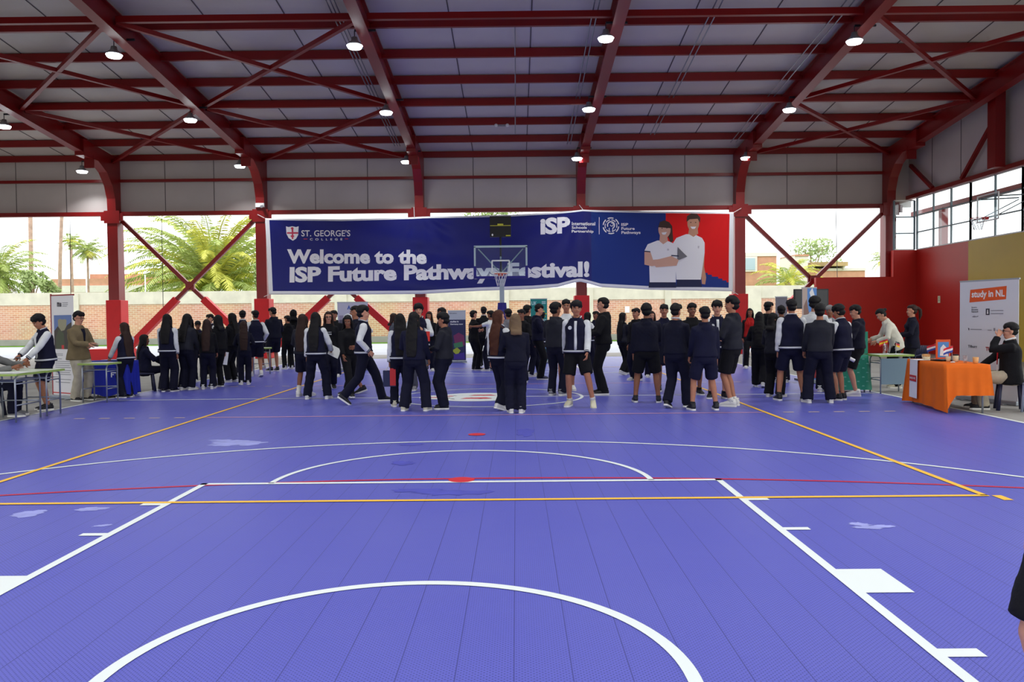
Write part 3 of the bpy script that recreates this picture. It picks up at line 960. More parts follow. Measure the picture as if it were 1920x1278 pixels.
def print_on(name, items, surf, parent, mats, lift=.012, maxlen=.14, label=None):
    """printed shapes laid on a surface; items = (2-D verts in pixels, faces, material index)"""
    bm = bmesh.new(); lay = {}
    for k, (V2, F2, mi) in enumerate(items):
        vs = []
        for v in V2:
            p = surf(v[0], v[1]); vs.append(bm.verts.new((v[0], v[1], k)))
        for f in F2:
            try:
                fc = bm.faces.new([vs[i] for i in f]); fc.material_index = mi
            except ValueError:
                pass
    if maxlen:
        bmesh.ops.triangulate(bm, faces=bm.faces[:])
        for _ in range(4):
            ed = [e for e in bm.edges if (e.verts[0].co.xy - e.verts[1].co.xy).length*.0215 > maxlen]
            if not ed:
                break
            bmesh.ops.subdivide_edges(bm, edges=ed, cuts=1)
            bmesh.ops.triangulate(bm, faces=bm.faces[:])
    for v in bm.verts:
        p = surf(v.co.x, v.co.y); nrm = lift + v.co.z*.0012
        d = (CAMP - p); d.z = 0; d.x = 0; d.normalize()
        v.co = p + d*nrm
    me = bpy.data.meshes.new(name)
    bm.to_mesh(me); bm.free()
    for m_ in mats:
        me.materials.append(m_)
    ob = bpy.data.objects.new(name, me); COL.objects.link(ob)
    if parent is not None:
        ob.parent = parent; ob.matrix_parent_inverse = parent.matrix_world.inverted()
    if label:
        ob['label'] = label
    return ob


def word(s, x0, ytop, x1, ybot, mi=0, skew=0.0, **k):
    V, F = fit_text(s, x0, ybot, x1, ytop, **k)
    return [((x, y + skew*(x - x0)), 0) for x, y in V] and ([(x, y + skew*(x - x0)) for x, y in V], F, mi)


def disc(cx, cy, rx, ry, mi, n=20, a0=0.0, a1=2*PI):
    return ([(cx + rx*math.cos(a0 + (a1-a0)*i/n), cy + ry*math.sin(a0 + (a1-a0)*i/n)) for i in range(n)], [tuple(range(n))], mi)


def ringp(cx, cy, r0, r1, mi, a0=0.0, a1=2*PI, n=14):
    V = []
    for i in range(n + 1):
        a = a0 + (a1 - a0)*i/n
        V += [(cx + r0*math.cos(a), cy + r0*math.sin(a)), (cx + r1*math.cos(a), cy + r1*math.sin(a))]
    return (V, [(2*i, 2*i+1, 2*i+3, 2*i+2) for i in range(n)], mi)


def rect(x0, y0, x1, y1, mi):
    return ([(x0, y0), (x1, y0), (x1, y1), (x0, y1)], [(0, 1, 2, 3)], mi)


def pg(pts, mi):
    return (pts, [tuple(range(len(pts)))], mi)


WM = [M_BLET, M_PPINK]
print_on('lettering', [word('Welcome to the', 538, 467, 800, 494, skew=.004, bold=.045)], onB, BAN, WM)
print_on('lettering', [word('ISP Future Pathways Festival!', 543, 500, 1105, 538, skew=-.019, bold=.046)], onB, BAN, WM)
print_on('lettering', [word('ST. GEORGE\'S', 565, 431, 657, 443, skew=.0, bold=.012), word('COLLEGE', 581, 446.5, 642, 450.5, bold=.02, spacing=2.2), rect(569, 447, 576, 448.4, 1), rect(647, 447, 653, 448.4, 1)], onB, BAN, WM)
print_on('shield_crest', [pg([(536, 424), (541, 425.5), (548, 424), (555, 425.5), (560, 424), (559, 440), (555, 447), (549, 451), (541, 446), (537, 438)], 0),
                          pg([(546.5, 426), (550, 426), (549.6, 448), (547.2, 448)], 1), pg([(538, 435), (559, 435), (559, 438), (538, 438)], 1), pg([(545, 427.5), (548, 425.5), (551, 428), (548, 432)], 1), pg([(544, 442), (548, 446), (552, 442), (548, 440)], 1)], onB, BAN, WM)
print_on('lettering', [word('iSP', 1013, 408.5, 1069, 440, skew=-.05, bold=.05)], onB, BAN, WM)
print_on('lettering', [word('International', 1072, 416, 1116, 422.5, bold=.02), word('Schools', 1072, 424, 1100, 429, bold=.02), word('Partnership', 1072, 431, 1113, 437.5, bold=.02), rect(1123, 407, 1124, 439, 0)], onB, BAN, WM)
print_on('lettering', [word('ISP', 1165, 418, 1178, 423.5, bold=.03), word('Future', 1165, 425.5, 1190, 431, bold=.03), word('Pathways', 1165, 433, 1201, 440, bold=.03)], onB, BAN, WM)
em = []
for k in range(6):
    em.append(ringp(1145.5, 423, 13.6, 15.6, 0, k*PI/3 + .1, k*PI/3 + .85, 6))
    em.append(ringp(1145.5, 423, 10.2, 11.8, 0, k*PI/3 + .6, k*PI/3 + 1.4, 6))
em += [ringp(1145.5, 422, 5.6, 7.6, 0, -3.6, 1.0, 12), ringp(1147, 421, 2.2, 3.6, 0, -2, 3, 8), rect(1141.5, 427, 1143, 434, 0), rect(1148, 427, 1149.5, 433, 0)]
print_on('round_emblem', em, onB, BAN, WM)
# the two printed pupils
PM = [M_BLET, M_SKIN1, M_SKIN2, M_PHAIR, M_PGREY, M_PNAVY, M_PSHADE]
boy = [pg([(1268, 538), (1270, 520), (1312, 520), (1316, 538)], 5),
       pg([(1313, 478), (1321, 476), (1320, 500), (1324, 520), (1322, 533), (1316, 532), (1314, 505)], 2),
       pg([(1262, 455), (1268, 446), (1286, 439), (1302, 439), (1316, 446), (1321, 455), (1321, 474), (1313, 476), (1314, 524), (1268, 524), (1266, 500)], 0),
       pg([(1290, 438), (1292, 428), (1308, 428), (1309, 438), (1300, 444)], 2),
       disc(1299.5, 419, 11, 15.5, 2), pg([(1287, 416), (1288, 405), (1296, 400), (1307, 401), (1313, 408), (1312, 418), (1308, 410), (1293, 411)], 3), pg([(1294, 425), (1305, 425), (1302, 429), (1297, 429)], 0), disc(1295, 417, 1.3, .9, 3, 8), disc(1304, 417, 1.3, .9, 3, 8), pg([(1308, 461), (1311, 461), (1310, 466), (1308, 465)], 6)]
girl = [pg([(1216, 539), (1217, 526), (1266, 526), (1268, 539)], 5),
        pg([(1254, 416), (1260, 424), (1261, 440), (1262, 452), (1257, 455), (1252, 444)], 3),
        pg([(1208, 470), (1214, 458), (1232, 451), (1250, 451), (1266, 458), (1274, 478), (1266, 488), (1267, 529), (1218, 529), (1217, 494), (1211, 480)], 0),
        pg([(1236, 452), (1237, 441), (1250, 441), (1252, 452), (1243, 458)], 1),
        disc(1245.5, 430, 11.5, 16.5, 1), pg([(1234, 426), (1237, 416), (1246, 413), (1255, 417), (1258, 428), (1252, 419), (1242, 418)], 3), pg([(1240, 436), (1250, 435), (1247, 440), (1242, 440)], 0), disc(1241, 428, 1.3, .9, 3, 8), disc(1250, 427.5, 1.3, .9, 3, 8),
        pg([(1270, 463), (1288, 481), (1269, 489)], 4),
        pg([(1208, 472), (1219, 472), (1224, 487), (1262, 484), (1266, 492), (1222, 499), (1208, 496)], 1), pg([(1219, 490), (1258, 480), (1272, 487), (1268, 498), (1230, 501)], 1), pg([(1208, 470), (1219, 471), (1219, 473), (1208, 472)], 5), pg([(1258, 478), (1272, 479), (1272, 481), (1258, 480)], 5), disc(1252, 468, 2, 2, 6, 8)]
print_on('printed_boy', boy, onB, BAN, PM, lift=.008)
print_on('printed_girl', girl, onB, BAN, PM, lift=.026)
# cords tying the banner to the columns
for i, (a, b) in enumerate((((497, 409), (483, 402)), ((777, 407), (776, 388)), ((1093, 393), (1086, 384)), ((1376, 398), (1390, 390)), ((504, 552), (495, 556)), ((1374, 546), (1384, 552)))):
    q = MB().tube([onY(*a, YB - .04), onY(*b, YC - .33)], .012, 5).build('tie_cord', M_WHITE, BAN)
# ================================================================== PEOPLE
NRM = np.array


def rotx(a):
    return Matrix.Rotation(a, 3, 'X')


def rotz(a):
    return Matrix.Rotation(a, 3, 'Z')


def ik(a, b, la, lb, pole):
    """joint between a and b with limb lengths la, lb bending towards pole"""
    a, b, pole = Vector(a), Vector(b), Vector(pole)
    d = b - a; L = d.length
    if L > (la + lb)*.995:
        b = a + d*((la + lb)*.995/L); d = b - a; L = d.length
    L = max(L, abs(la - lb) + .02)
    x = (la*la - lb*lb + L*L)/(2*L); h = math.sqrt(max(la*la - x*x, 0))
    dn = d.normalized(); p = pole - dn*pole.dot(dn)
    p = p.normalized() if p.length > 1e-4 else dn.orthogonal().normalized()
    return a + dn*x + p*h, b


_tmpc = [0]


def solid(mb, voxel, smooth=2, seed=None, amp=0.0, decim=None):
    """fuse the overlapping shapes of mb into one continuous skin and return it as a mesh"""
    me = bpy.data.meshes.new('tmp'); me.from_pydata(mb.V, [], mb.F); me.update()
    ob = bpy.data.objects.new('tmp', me); COL.objects.link(ob)
    r = ob.modifiers.new('r', 'REMESH'); r.mode = 'VOXEL'; r.voxel_size = voxel
    s = ob.modifiers.new('s', 'SMOOTH'); s.factor = .5; s.iterations = smooth
    if decim:
        d = ob.modifiers.new('d', 'DECIMATE'); d.ratio = decim
    out = evaluated(ob)
    bpy.data.objects.remove(ob); bpy.data.meshes.remove(me)
    n = len(out.vertices)
    if amp and n:
        co = np.empty(n*3); out.vertices.foreach_get('co', co); co = co.reshape(-1, 3)
        no = np.empty(n*3); out.vertices.foreach_get('normal', no); no = no.reshape(-1, 3)
        rg = np.random.RandomState(seed or 1); h = np.zeros(n)
        for k in range(7):
            w = rg.normal(0, 1, 3)*(14 + 9*k/2.); w[2] *= 1.3
            q = co@w + rg.uniform(0, 6.28) + 1.2*np.sin(co@(rg.normal(0, 1, 3)*9) + rg.uniform(0, 6))
            h += np.sin(q)/(1 + .35*k)
        co += no*(h*amp*.4)[:, None]
        out.vertices.foreach_set('co', co.ravel())
    out.polygons.foreach_set('use_smooth', [True]*len(out.polygons)); out.update()
    return out


def put(me, name, mats, parent):
    me.name = name
    for m in (mats if isinstance(mats, (list, tuple)) else [mats]):
        me.materials.append(m)
    o = bpy.data.objects.new(name, me); COL.objects.link(o); o.parent = parent
    return o


FAB = {}


def fabric(key):
    T = {'navy': (17, 18, 42), 'black': (13, 13, 17), 'charcoal': (33, 34, 42), 'grey': (88, 90, 98), 'white': (214, 216, 214), 'ltgrey': (128, 128, 132), 'tan': (112, 98, 72), 'beige': (176, 168, 150),
         'red': (168, 26, 22), 'trouser': (13, 14, 34), 'blackt': (12, 12, 17), 'greyt': (84, 84, 92), 'plaid': (112, 112, 110), 'dknavy': (16, 17, 34), 'khaki': (170, 160, 138), 'cream': (206, 202, 186), 'maroon': (90, 20, 26)}
    return mat('fabric_' + key, T[key], .88, .25, noise=.12, nscale=9, bump=.15, bscale=60)


M_SK = {'a': mat('skin_light', (196, 140, 112), .55, .35, noise=.05, nscale=20), 'b': mat('skin_tan', (168, 112, 84), .55, .35, noise=.05, nscale=20), 'c': mat('skin_brown', (138, 88, 64), .55, .35, noise=.05, nscale=20)}
M_HAIR = {'k': mat('hair_black', (16, 14, 15), .6, .22, bump=.3, bscale=90), 'b': mat('hair_brown', (46, 28, 22), .6, .22, bump=.3, bscale=90), 'r': mat('hair_auburn', (72, 38, 24), .6, .22, bump=.3, bscale=90), 'f': mat('hair_fair', (104, 80, 52), .5, .4, bump=.3, bscale=90), 'g': mat('hair_grey', (130, 128, 126), .6, .3, bump=.3, bscale=90)}
M_EYEW = mat('eye_white', (222, 220, 214), .3); M_EYED = mat('eye_dark', (28, 18, 14), .25); M_LIP = mat('lips', (150, 78, 70), .5)
M_STRIPE = mat('rib_white', (206, 208, 208), .8); M_SOLE = mat('shoe_sole', (226, 224, 216), .6)
M_SHOE = {'w': mat('shoe_white', (214, 212, 204), .6), 'k': mat('shoe_black', (20, 20, 24), .5), 'g': mat('shoe_grey', (130, 130, 132), .6), 'c': mat('shoe_cream', (196, 190, 164), .6), 'n': mat('shoe_navy', (26, 28, 60), .6)}
M_LENS = mat('spectacle_frame', (20, 18, 18), .3)


def person(loc, H, heading, label, top='hoodie', tc='navy', bottom='trousers', bc='trouser', hair='short', hc='k', skin='b', shoes='w', arms=('down', 'down'), legs='stand', lean=0.0, twist=0.0,
           hy=0.0, hp=0.0, fem=False, seed=1, build=1.0, socks=None, extra=(), group=None, seat=.46, face=None, wide=1.0, soles=True):
    rng = random.Random(seed)
    s = H/1.72
    root = empty('person', loc, heading); tag(root, label, 'person', group)
    root.scale = (s, s, s)
    wf = (.92 if fem else 1.0)*build
    seated = legs == 'sit'
    # ---- joints (local, facing +Y)
    pz = seat + .06 if seated else .93
    PEL = Vector((0, 0, pz))

    def sp(p):
        """spine pose: lean the upper body forward about the hips, twist it"""
        p = Vector(p)
        if seated:
            p = p - Vector((0, 0, .93 - pz))
        t = max(0.0, min(1.0, (p.z - pz + .02)/.22))
        q = p - PEL
        q = rotx(-lean*t) @ (rotz(twist*t) @ q)
        return q + PEL
    def ax(v, z=1.3):
        return (sp(Vector(v) + Vector((0, 0, z))) - sp((0, 0, z)))
    U, Vv = ax((1, 0, 0)), ax((0, 1, 0))
    NK = Vector((0, -.005, 1.47))
    Rh = rotz(hy) @ rotx(hp)
    def hd(p):
        """head-local point (relative to the neck pivot) in person space"""
        q = Rh @ Vector(p)
        return sp(NK + q)
    Rhead = Matrix([list(hd(e) - hd((0, 0, 0))) for e in ((1, 0, 0), (0, 1, 0), (0, 0, 1))]).transposed()
    shw = .168*wf
    SH = {1: sp((shw, -.005, 1.365)), -1: sp((-shw, -.005, 1.365))}
    HANDS = {}
    ELB = {}
    for sd in (1, -1):
        a = arms[0] if sd == -1 else arms[1]
        pole = Vector((sd*.35, -1, -.1))
        if isinstance(a, (tuple, list)):
            h = Vector((a[0], a[1], a[2])); pole = Vector((sd*.7, -.5, -.8))
        elif a == 'down':
            h = SH[sd] + Vector((sd*.045, .035, -.525))
        elif a == 'back':
            h = SH[sd] + Vector((sd*.05, -.16, -.5))
        elif a == 'fwd':
            h = SH[sd] + Vector((sd*.03, .22, -.47))
        elif a == 'belly':
            h = sp((sd*.06, .22, 1.08)); pole = Vector((sd*1, -.3, -.7))
        elif a == 'chest':
            h = sp((sd*.07, .26, 1.22)); pole = Vector((sd*.8, -.2, -1))
        elif a == 'pocket':
            h = SH[sd] + Vector((sd*.035, .085, -.42)); pole = Vector((sd*.6, -1, 0))
        elif a == 'cross':
            h = sp((-sd*.12, .19, 1.17)); pole = Vector((sd*1, 0, -.6))
        elif a == 'table':
            h = Vector((sd*.17, .5, .84)); pole = Vector((sd*.8, -.5, -.4))
        elif a == 'knee':
            h = Vector((sd*.13, .42, seat + .16)); pole = Vector((sd*1, -.5, 0))
        elif a == 'face':
            h = hd((sd*.05, .17, .06)); pole = Vector((sd*.6, .2, -1))
        ELB[sd], HANDS[sd] = ik(SH[sd], h, .275, .25, pole)
    HIP = {1: Vector((.088*wf, 0, pz - .03)), -1: Vector((-.088*wf, 0, pz - .03))}
    AN = {}; LIFT = {1: 0.0, -1: 0.0}; TOE = {1: rng.uniform(.06, .28), -1: rng.uniform(.06, .28)}
    L = legs
    if L == 'stand':
        w = rng.uniform(.085, .125)
        AN = {1: (w, rng.uniform(-.05, .07), .085), -1: (-w, rng.uniform(-.05, .07), .085)}
    elif L == 'wide':
        AN = {1: (.2, rng.uniform(-.04, .08), .085), -1: (-.2, rng.uniform(-.04, .08), .085)}
    elif L in ('walk', 'walkr'):
        k = 1 if L == 'walk' else -1
        AN = {k: (k*.07, .33, .09), -k: (-k*.07, -.36, .16)}; LIFT[-k] = .62; TOE = {1: .08, -1: .08}
    elif L in ('step', 'stepr'):
        k = 1 if L == 'step' else -1
        AN = {k: (k*.09, .2, .085), -k: (-k*.09, -.14, .11)}; LIFT[-k] = .3
    elif L == 'sit':
        AN = {1: (.12, .42, .085), -1: (-.12, .36, .085)}
    elif isinstance(L, dict):
        AN = {k: L[k][:3] for k in (1, -1)}; LIFT = {k: (L[k][3] if len(L[k]) > 3 else 0) for k in (1, -1)}
    KN = {}
    for sd in (1, -1):
        KN[sd], AN[sd] = ik(HIP[sd], AN[sd], .425, .42, (sd*.12, 1, .15))

    vis = abs(((heading + hy + PI) % (2*PI)) - PI) > 1.0      # face turned towards the court's near side
    # ---- body: one continuous surface
    b = MB()
    th = [(.80, .10, .07), (.86, .152, .1), (.94, .163, .108), (1.04, .132, .09), (1.12, .130, .09), (1.22, .145, .1), (1.31, .150, .100), (1.365, .132, .082), (1.42, .086, .062), (1.465, .052, .052), (1.53, .047, .05)]
    hips = 1.06 if fem else 1.0
    secs = []
    for z, w, d in th:
        w *= wf*(hips if z < 1.0 else (.94 if fem and z < 1.2 else 1)); d *= build
        secs.append((sp((0, -.008 if z < 1.4 else -.004, z)), w, d, U, Vv))
    b.add(*loft(secs, 18, 2.3))
    if fem:
        for sd in (1, -1):
            b.add(*ball(sp((sd*.07, .085, 1.27)), (.055, .045, .055), 10, 7))
    for sd in (1, -1):
        # arms
        S0 = SH[sd] - (SH[sd] - sp((0, -.005, 1.345)))*.35
        wr = HANDS[sd]
        b.tube([S0, SH[sd], SH[sd].lerp(ELB[sd], .5), ELB[sd], ELB[sd].lerp(wr, .35), wr], NRM([.054, .05, .044, .037, .036, .025])*build**.5, 12, cap='round')
        # legs
        b.tube([HIP[sd] + Vector((0, 0, .03)), HIP[sd].lerp(KN[sd], .35), KN[sd], KN[sd].lerp(AN[sd], .3) + Vector((0, -.008, 0)), KN[sd].lerp(AN[sd], .75), AN[sd]], NRM([.085, .078, .054, .054, .040, .036])*build**.5, 12, cap='round')
        f = Vector((math.sin(TOE[sd])*sd, math.cos(TOE[sd]), 0)); dn = Vector((0, 0, -1)); cl = math.cos(LIFT[sd]); sl = math.sin(LIFT[sd])
        fd = f*cl + dn*sl; up = -dn*cl + f*sl
        b.tube([Vector(AN[sd]) - fd*.035 - up*.05, Vector(AN[sd]) + fd*.07 - up*.05, Vector(AN[sd]) + fd*.14 - up*.06], [.032, .03, .022], 10, cap='round')
        # palm
        pd = (wr - ELB[sd]).normalized()
        pn = pd.cross(Vector((0, 0, 1)))
        pn = pn.normalized() if pn.length > .15 else Vector((sd, 0, 0))
        if abs(pd.z) > .8:
            pn = Vector((sd, 0, 0)) - pd*pd.x*sd; pn.normalize()
        sdv = pd.cross(pn).normalized()             # across the palm
        if sdv.y < 0 and abs(pd.z) > .8:
            sdv = -sdv
        b.add(*loft([(wr - pd*.01, .024, .016, sdv, pn), (wr + pd*.03, .036, .017, sdv, pn), (wr + pd*.075, .041, .015, sdv, pn), (wr + pd*.092, .038, .011, sdv, pn)], 12, 2.4))
    # head
    b.tube([hd((0, -.012, -.03)), hd((0, -.006, .06)), hd((0, .0, .1))], [.056, .052, .05], 12)
    b.add(*ball(hd((0, .005, .165)), (.074, .093, .088), 18, 12, Rhead))           # cranium
    b.add(*ball(hd((0, .022, .105)), (.062, .074, .07), 14, 10, Rhead))            # face
    b.add(*ball(hd((0, .05, .055)), (.04, .042, .036), 12, 8, Rhead))              # jaw and chin
    b.tube([hd((0, .088, .143)), hd((0, .104, .112)), hd((0, .094, .103))], [.009, .016, .012], 8, cap='round')   # nose
    for sd in (1, -1):
        b.add(*ball(hd((sd*.074, -.008, .125)), (.012, .022, .033), 8, 7, Rhead))  # ear
        b.add(*ball(hd((sd*.028, .082, .15)), (.022, .012, .008), 8, 6, Rhead))    # brow ridge
        b.add(*ball(hd((sd*.036, .07, .105)), (.022, .02, .02), 8, 6, Rhead))      # cheek
    me = solid(b, .0115, 2)
    # fingers joined to the same skin
    fb = MB()
    for sd in (1, -1):
        wr = HANDS[sd]; pd = (wr - ELB[sd]).normalized()
        pn = pd.cross(Vector((0, 0, 1))); pn = pn.normalized() if pn.length > .15 else Vector((sd, 0, 0))
        if abs(pd.z) > .8:
            pn = Vector((sd, 0, 0)) - pd*pd.x*sd; pn.normalize()
        sdv = pd.cross(pn).normalized()
        if sdv.y < 0 and abs(pd.z) > .8:
            sdv = -sdv
        if pn.x*sd > 0:
            cu = -pn
        else:
            cu = pn
        for k, (o, ln) in enumerate(((.030, .064), (.011, .074), (-.010, .070), (-.029, .054))):
            c = .35 + .12*k + rng.uniform(0, .2)
            p0 = wr + pd*.07 + sdv*o; p1 = p0 + pd*.024
            p2 = p1 + (pd*math.cos(c) + cu*math.sin(c) + sdv*o*2)*(ln*.45); p3 = p2 + (pd*math.cos(2*c) + cu*math.sin(2*c))*(ln*.5)
            fb.tube([p0, p1, p2, p3], [.0095, .0092, .0084, .007], 7, cap='round')
        p0 = wr + pd*.022 + sdv*.026; p1 = p0 + sdv*.024 + pd*.022 + cu*.008; p2 = p1 + pd*.032 + sdv*.006 + cu*.012
        fb.tube([p0, p1, p2], [.013, .0105, .008], 7, cap='round')
    bm = bmesh.new(); bm.from_mesh(me)
    vs = [bm.verts.new(v) for v in fb.V]
    for f in fb.F:
        bm.faces.new([vs[i] for i in f]).smooth = True
    bm.to_mesh(me); bm.free()
    put(me, 'body', M_SK[skin], root)
    # ---- face details
    if vis:
        for sd in (1, -1):
            e = MB(); e.add(*ball(hd((sd*.031, .086, .134)), (.0135, .0075, .0062), 10, 7, Rhead), 0)
            eo = e.build('eye', M_EYEW, root, True)
            i = MB(); i.add(*ball(hd((sd*.031, .0915, .134)), (.0068, .004, .0064), 8, 6, Rhead)); i.build('iris', M_EYED, eo, True)
            i = MB(); i.tube([hd((sd*.014, .096, .151)), hd((sd*.031, .096, .157)), hd((sd*.05, .085, .151))], [.004, .0055, .003], 6); i.build('eyebrow', M_HAIR[hc], root, True)
        i = MB(); i.tube([hd((-.024, .084, .077)), hd((0, .093, .076)), hd((.024, .084, .077))], [.004, .0078, .004], 7, cap='round'); i.build('lips', M_LIP, root, True)
    # ---- hair
    h = MB(); HM = M_HAIR[hc]
    long_ = hair in ('long', 'longer', 'bob', 'hoodup')
    Vc, Fc = ball((0, 0, 0), (1, 1, 1), 22, 16)
    out = []
    for v in Vc:
        x, y, z = v
        r = 1.0
        if y > .25 and z < .30:
            r = .72
        elif not long_:
            if y < .05 and z < -.2:
                r = 1.02 - .10*(-z - .2)
                x *= 1 - .38*(-z - .2)
                if z < -.86:
                    r = .86
            elif z < -.15:
                r = .80
            if abs(x) > .75 and y > -.25 and z < -.05:
                r = .86
        r *= 1 + .05*math.sin(x*17 + seed)*math.sin(z*13 + y*11) + (.05 if hair == 'mop' else 0)
        k = 1.09 if hair in ('short', 'pony', 'bun') else (1.14 if hair == 'mop' else 1.06)
        zz = z*.100 if z > 0 or long_ else z*(.122 if y < .05 else .1)
        out.append(tuple(hd((x*.086*r*k, -.004 + y*.105*r*k, .172 + zz*r*k))))
    if hair == 'bald':
        Fc = [f for f in Fc]
    h.add(out, Fc)
    if hair in ('short', 'mop'):
        for k in range(7):
            a = -1.0 + 2.0*k/6
            h.tube([hd((math.sin(a)*.065, .055, .240)), hd((math.sin(a)*.078, .072 + .014*math.cos(a), .205)), hd((math.sin(a)*.078 + rng.uniform(-.01, .01), .090*math.cos(a*.6), .174 + rng.uniform(-.010, .012)))], NRM([.024, .017, .007])*(1.35 if hair == 'mop' else 1), 7, cap='round')
    if hair in ('long', 'longer', 'bob'):
        LN = {'long': .40, 'longer': .52, 'bob': .10}[hair]
        top_ = hd((0, -.04, .15)); secs = [(top_, .088, .07, Rhead @ Vector((1, 0, 0)), Rhead @ Vector((0, 1, 0)))]
        secs.append((hd((0, -.055, .06)), .092, .062, Rhead @ Vector((1, 0, 0)), Rhead @ Vector((0, 1, 0))))
        for t in (0.0, .35, .7, 1.0):
            z = 1.47 - LN*t
            secs.append((sp((0, -.085 - .055*min(1, t*2.2) - (.01 if fem else 0), z)), (.10 + .015*math.sin(t*3))*(1 - .18*t*t) if hair != 'bob' else .1, .048*(1 - .45*t), U, Vv))
        h.add(*loft(secs, 16, 2.2))
        for sd in (1, -1):
            pts = [hd((sd*.075, .03, .2)), hd((sd*.092, .02, .1)), hd((sd*.092, .0, .0))]
            if hair != 'bob':
                pts += [sp((sd*.115, .04, 1.36)), sp((sd*.105, .085 if seed % 2 else -.02, 1.24))]
            h.tube(pts, [.024, .026, .026, .026, .012][:len(pts)], 8, cap='round')
    if hair in ('pony', 'bun'):
        c = hd((0, -.115, .19)); h.add(*ball(c, (.04, .04, .04), 10, 8))
        if hair == 'pony':
            h.tube([c, hd((0, -.165, .16)), hd((0, -.165, .04)), hd((0, -.14, -.07))], [.03, .036, .034, .012], 10, cap='round')
    hm = solid(h, .012, 2, seed, .006)
    if hair == 'bald':
        bm = bmesh.new(); bm.from_mesh(hm); cen = hd((0, .03, .30)); bm.free()
    put(hm, 'hair', HM, root)
    # ---- lower garment
    if bottom in ('trousers', 'shorts', 'skirt'):
        g = MB(); WB = 1.06 if bottom != 'skirt' else 1.06
        secs = []
        for z, w, d in ((.78, .12, .095), (.84, .175, .125), (.93, .188, .13), (1.0, .168, .118), (1.04, .158, .112)):
            secs.append((sp((0, -.008, z)) if z > .9 or not seated else sp((0, -.008, z)), w*wf*(1.05 if fem else 1), d*build, U if z > 1 else Vector((1, 0, 0)), Vv if z > 1 else Vector((0, 1, 0))))
        g.add(*loft(secs, 20, 2.4))
        for sd in (1, -1):
            K, A, Hp = KN[sd], Vector(AN[sd]), HIP[sd]
            ww = wide
            if bottom == 'trousers':
                g.tube([Hp + Vector((0, 0, .02)), Hp.lerp(K, .3), K, K.lerp(A, .5), A + (K - A).normalized()*.0 + Vector((0, 0, -.03 if LIFT[sd] < .2 else 0))], NRM([.108, .104, .084*ww, .080*ww, .082*ww])*build**.5, 14)
            else:
                g.tube([Hp + Vector((0, 0, .02)), Hp.lerp(K, .4), Hp.lerp(K, .90)], NRM([.110, .112, .106])*build**.5, 14)
        put(solid(g, .015, 3, seed + 5, .005), {'trousers': 'trousers', 'shorts': 'shorts', 'skirt': 'skirt'}[bottom], fabric(bc), root)
    # ---- shoes and socks
    for sd in (1, -1):
        A = Vector(AN[sd]); f = Vector((math.sin(TOE[sd])*sd, math.cos(TOE[sd]), 0)); sx = Vector((f.y, -f.x, 0))
        cl, sl = math.cos(LIFT[sd]), math.sin(LIFT[sd]); fd = f*cl + Vector((0, 0, -1))*sl; up = Vector((0, 0, 1))*cl + f*sl
        bz = A - up*.083
        if socks and bottom != 'trousers':
            q = MB(); q.tube([A - up*.02, A.lerp(KN[sd], .12), A.lerp(KN[sd], {'crew': .36, 'low': .14}[socks])], [.045, .045, .049], 12); q.build('sock', M_SHOE['w'] if shoes != 'k' or socks == 'crew' else M_SHOE['k'], root, True)
        u = MB()
        def P(y, z):
            return bz + fd*y + up*z
        u.add(*loft([(P(-.078, .055), .028, .026, sx, up), (P(-.06, .062), .040, .048, sx, up), (P(-.01, .07), .044, .055, sx, up), (P(.05, .058), .046, .042, sx, up), (P(.11, .043), .050, .028, sx, up), (P(.165, .036), .043, .020, sx, up), (P(.188, .03), .022, .012, sx, up)], 14, 2.5))
        u.tube([P(-.025, .08), P(-.03, .125)], [.042, .045], 12)
        so = u.build('shoe', M_SHOE[shoes], root, True)
        if soles:
            q = MB()
            ol = [(-.085, .02), (-.07, .036), (-.02, .042), (.05, .046), (.11, .053), (.165, .047), (.196, .02)]
            ring = [P(y, 0) + sx*w for y, w in ol] + [P(y, 0) - sx*w for y, w in ol[::-1]]
            n = len(ring); q.add(ring + [p + up*.028 for p in ring], [(i, (i+1) % n, (i+1) % n + n, i + n) for i in range(n)] + [tuple(range(n))[::-1], tuple(range(n, 2*n))])
            q.build('sole', M_SOLE, so)
    # ---- upper garment
    g = MB(); long_top = top in ('blazer', 'coat')
    z0 = {'blazer': .80, 'coat': .62, 'tee': .90, 'polo': .90}.get(top, .90)
    ease = {'tee': .012, 'polo': .014, 'blazer': .024, 'hoodie': .034, 'varsity': .034, 'sweater': .026, 'vest': .030, 'coat': .03}[top]
    secs = []
    for z, w, d in ((z0, .195 if long_top else .176, .14 if long_top else .122), (.98, .165, .118), (1.06, .150, .108), (1.16, .150, .108), (1.26, .156, .112), (1.33, .155, .104), (1.385, .130, .085), (1.43, .092, .07), (1.465, .068, .064)):
        if z0 > .95 and z < z0:
            continue
        e = ease*(1.0 if z < 1.36 else .6)
        if fem and top in ('blazer', 'sweater', 'coat') and 1.0 < z < 1.2:
            w *= .92
        secs.append((sp((0, -.008 if z < 1.4 else -.004, z)), w*wf + e, d*build + e, U, Vv))
    g.add(*loft(secs, 22, 2.4))
    if fem:
        for sd in (1, -1):
            g.add(*ball(sp((sd*.07, .10, 1.27)), (.06, .045, .06), 10, 7))
    sl = MB() if top == 'varsity' else g
    SR = NRM({'tee': [.064, .064, .062, .06, .05, .04]}.get(top, [.066, .066, .060, .054, .052, .046]))*build**.5*(1.08 if top in ('hoodie', 'varsity') else 1.0)
    sleeves = []
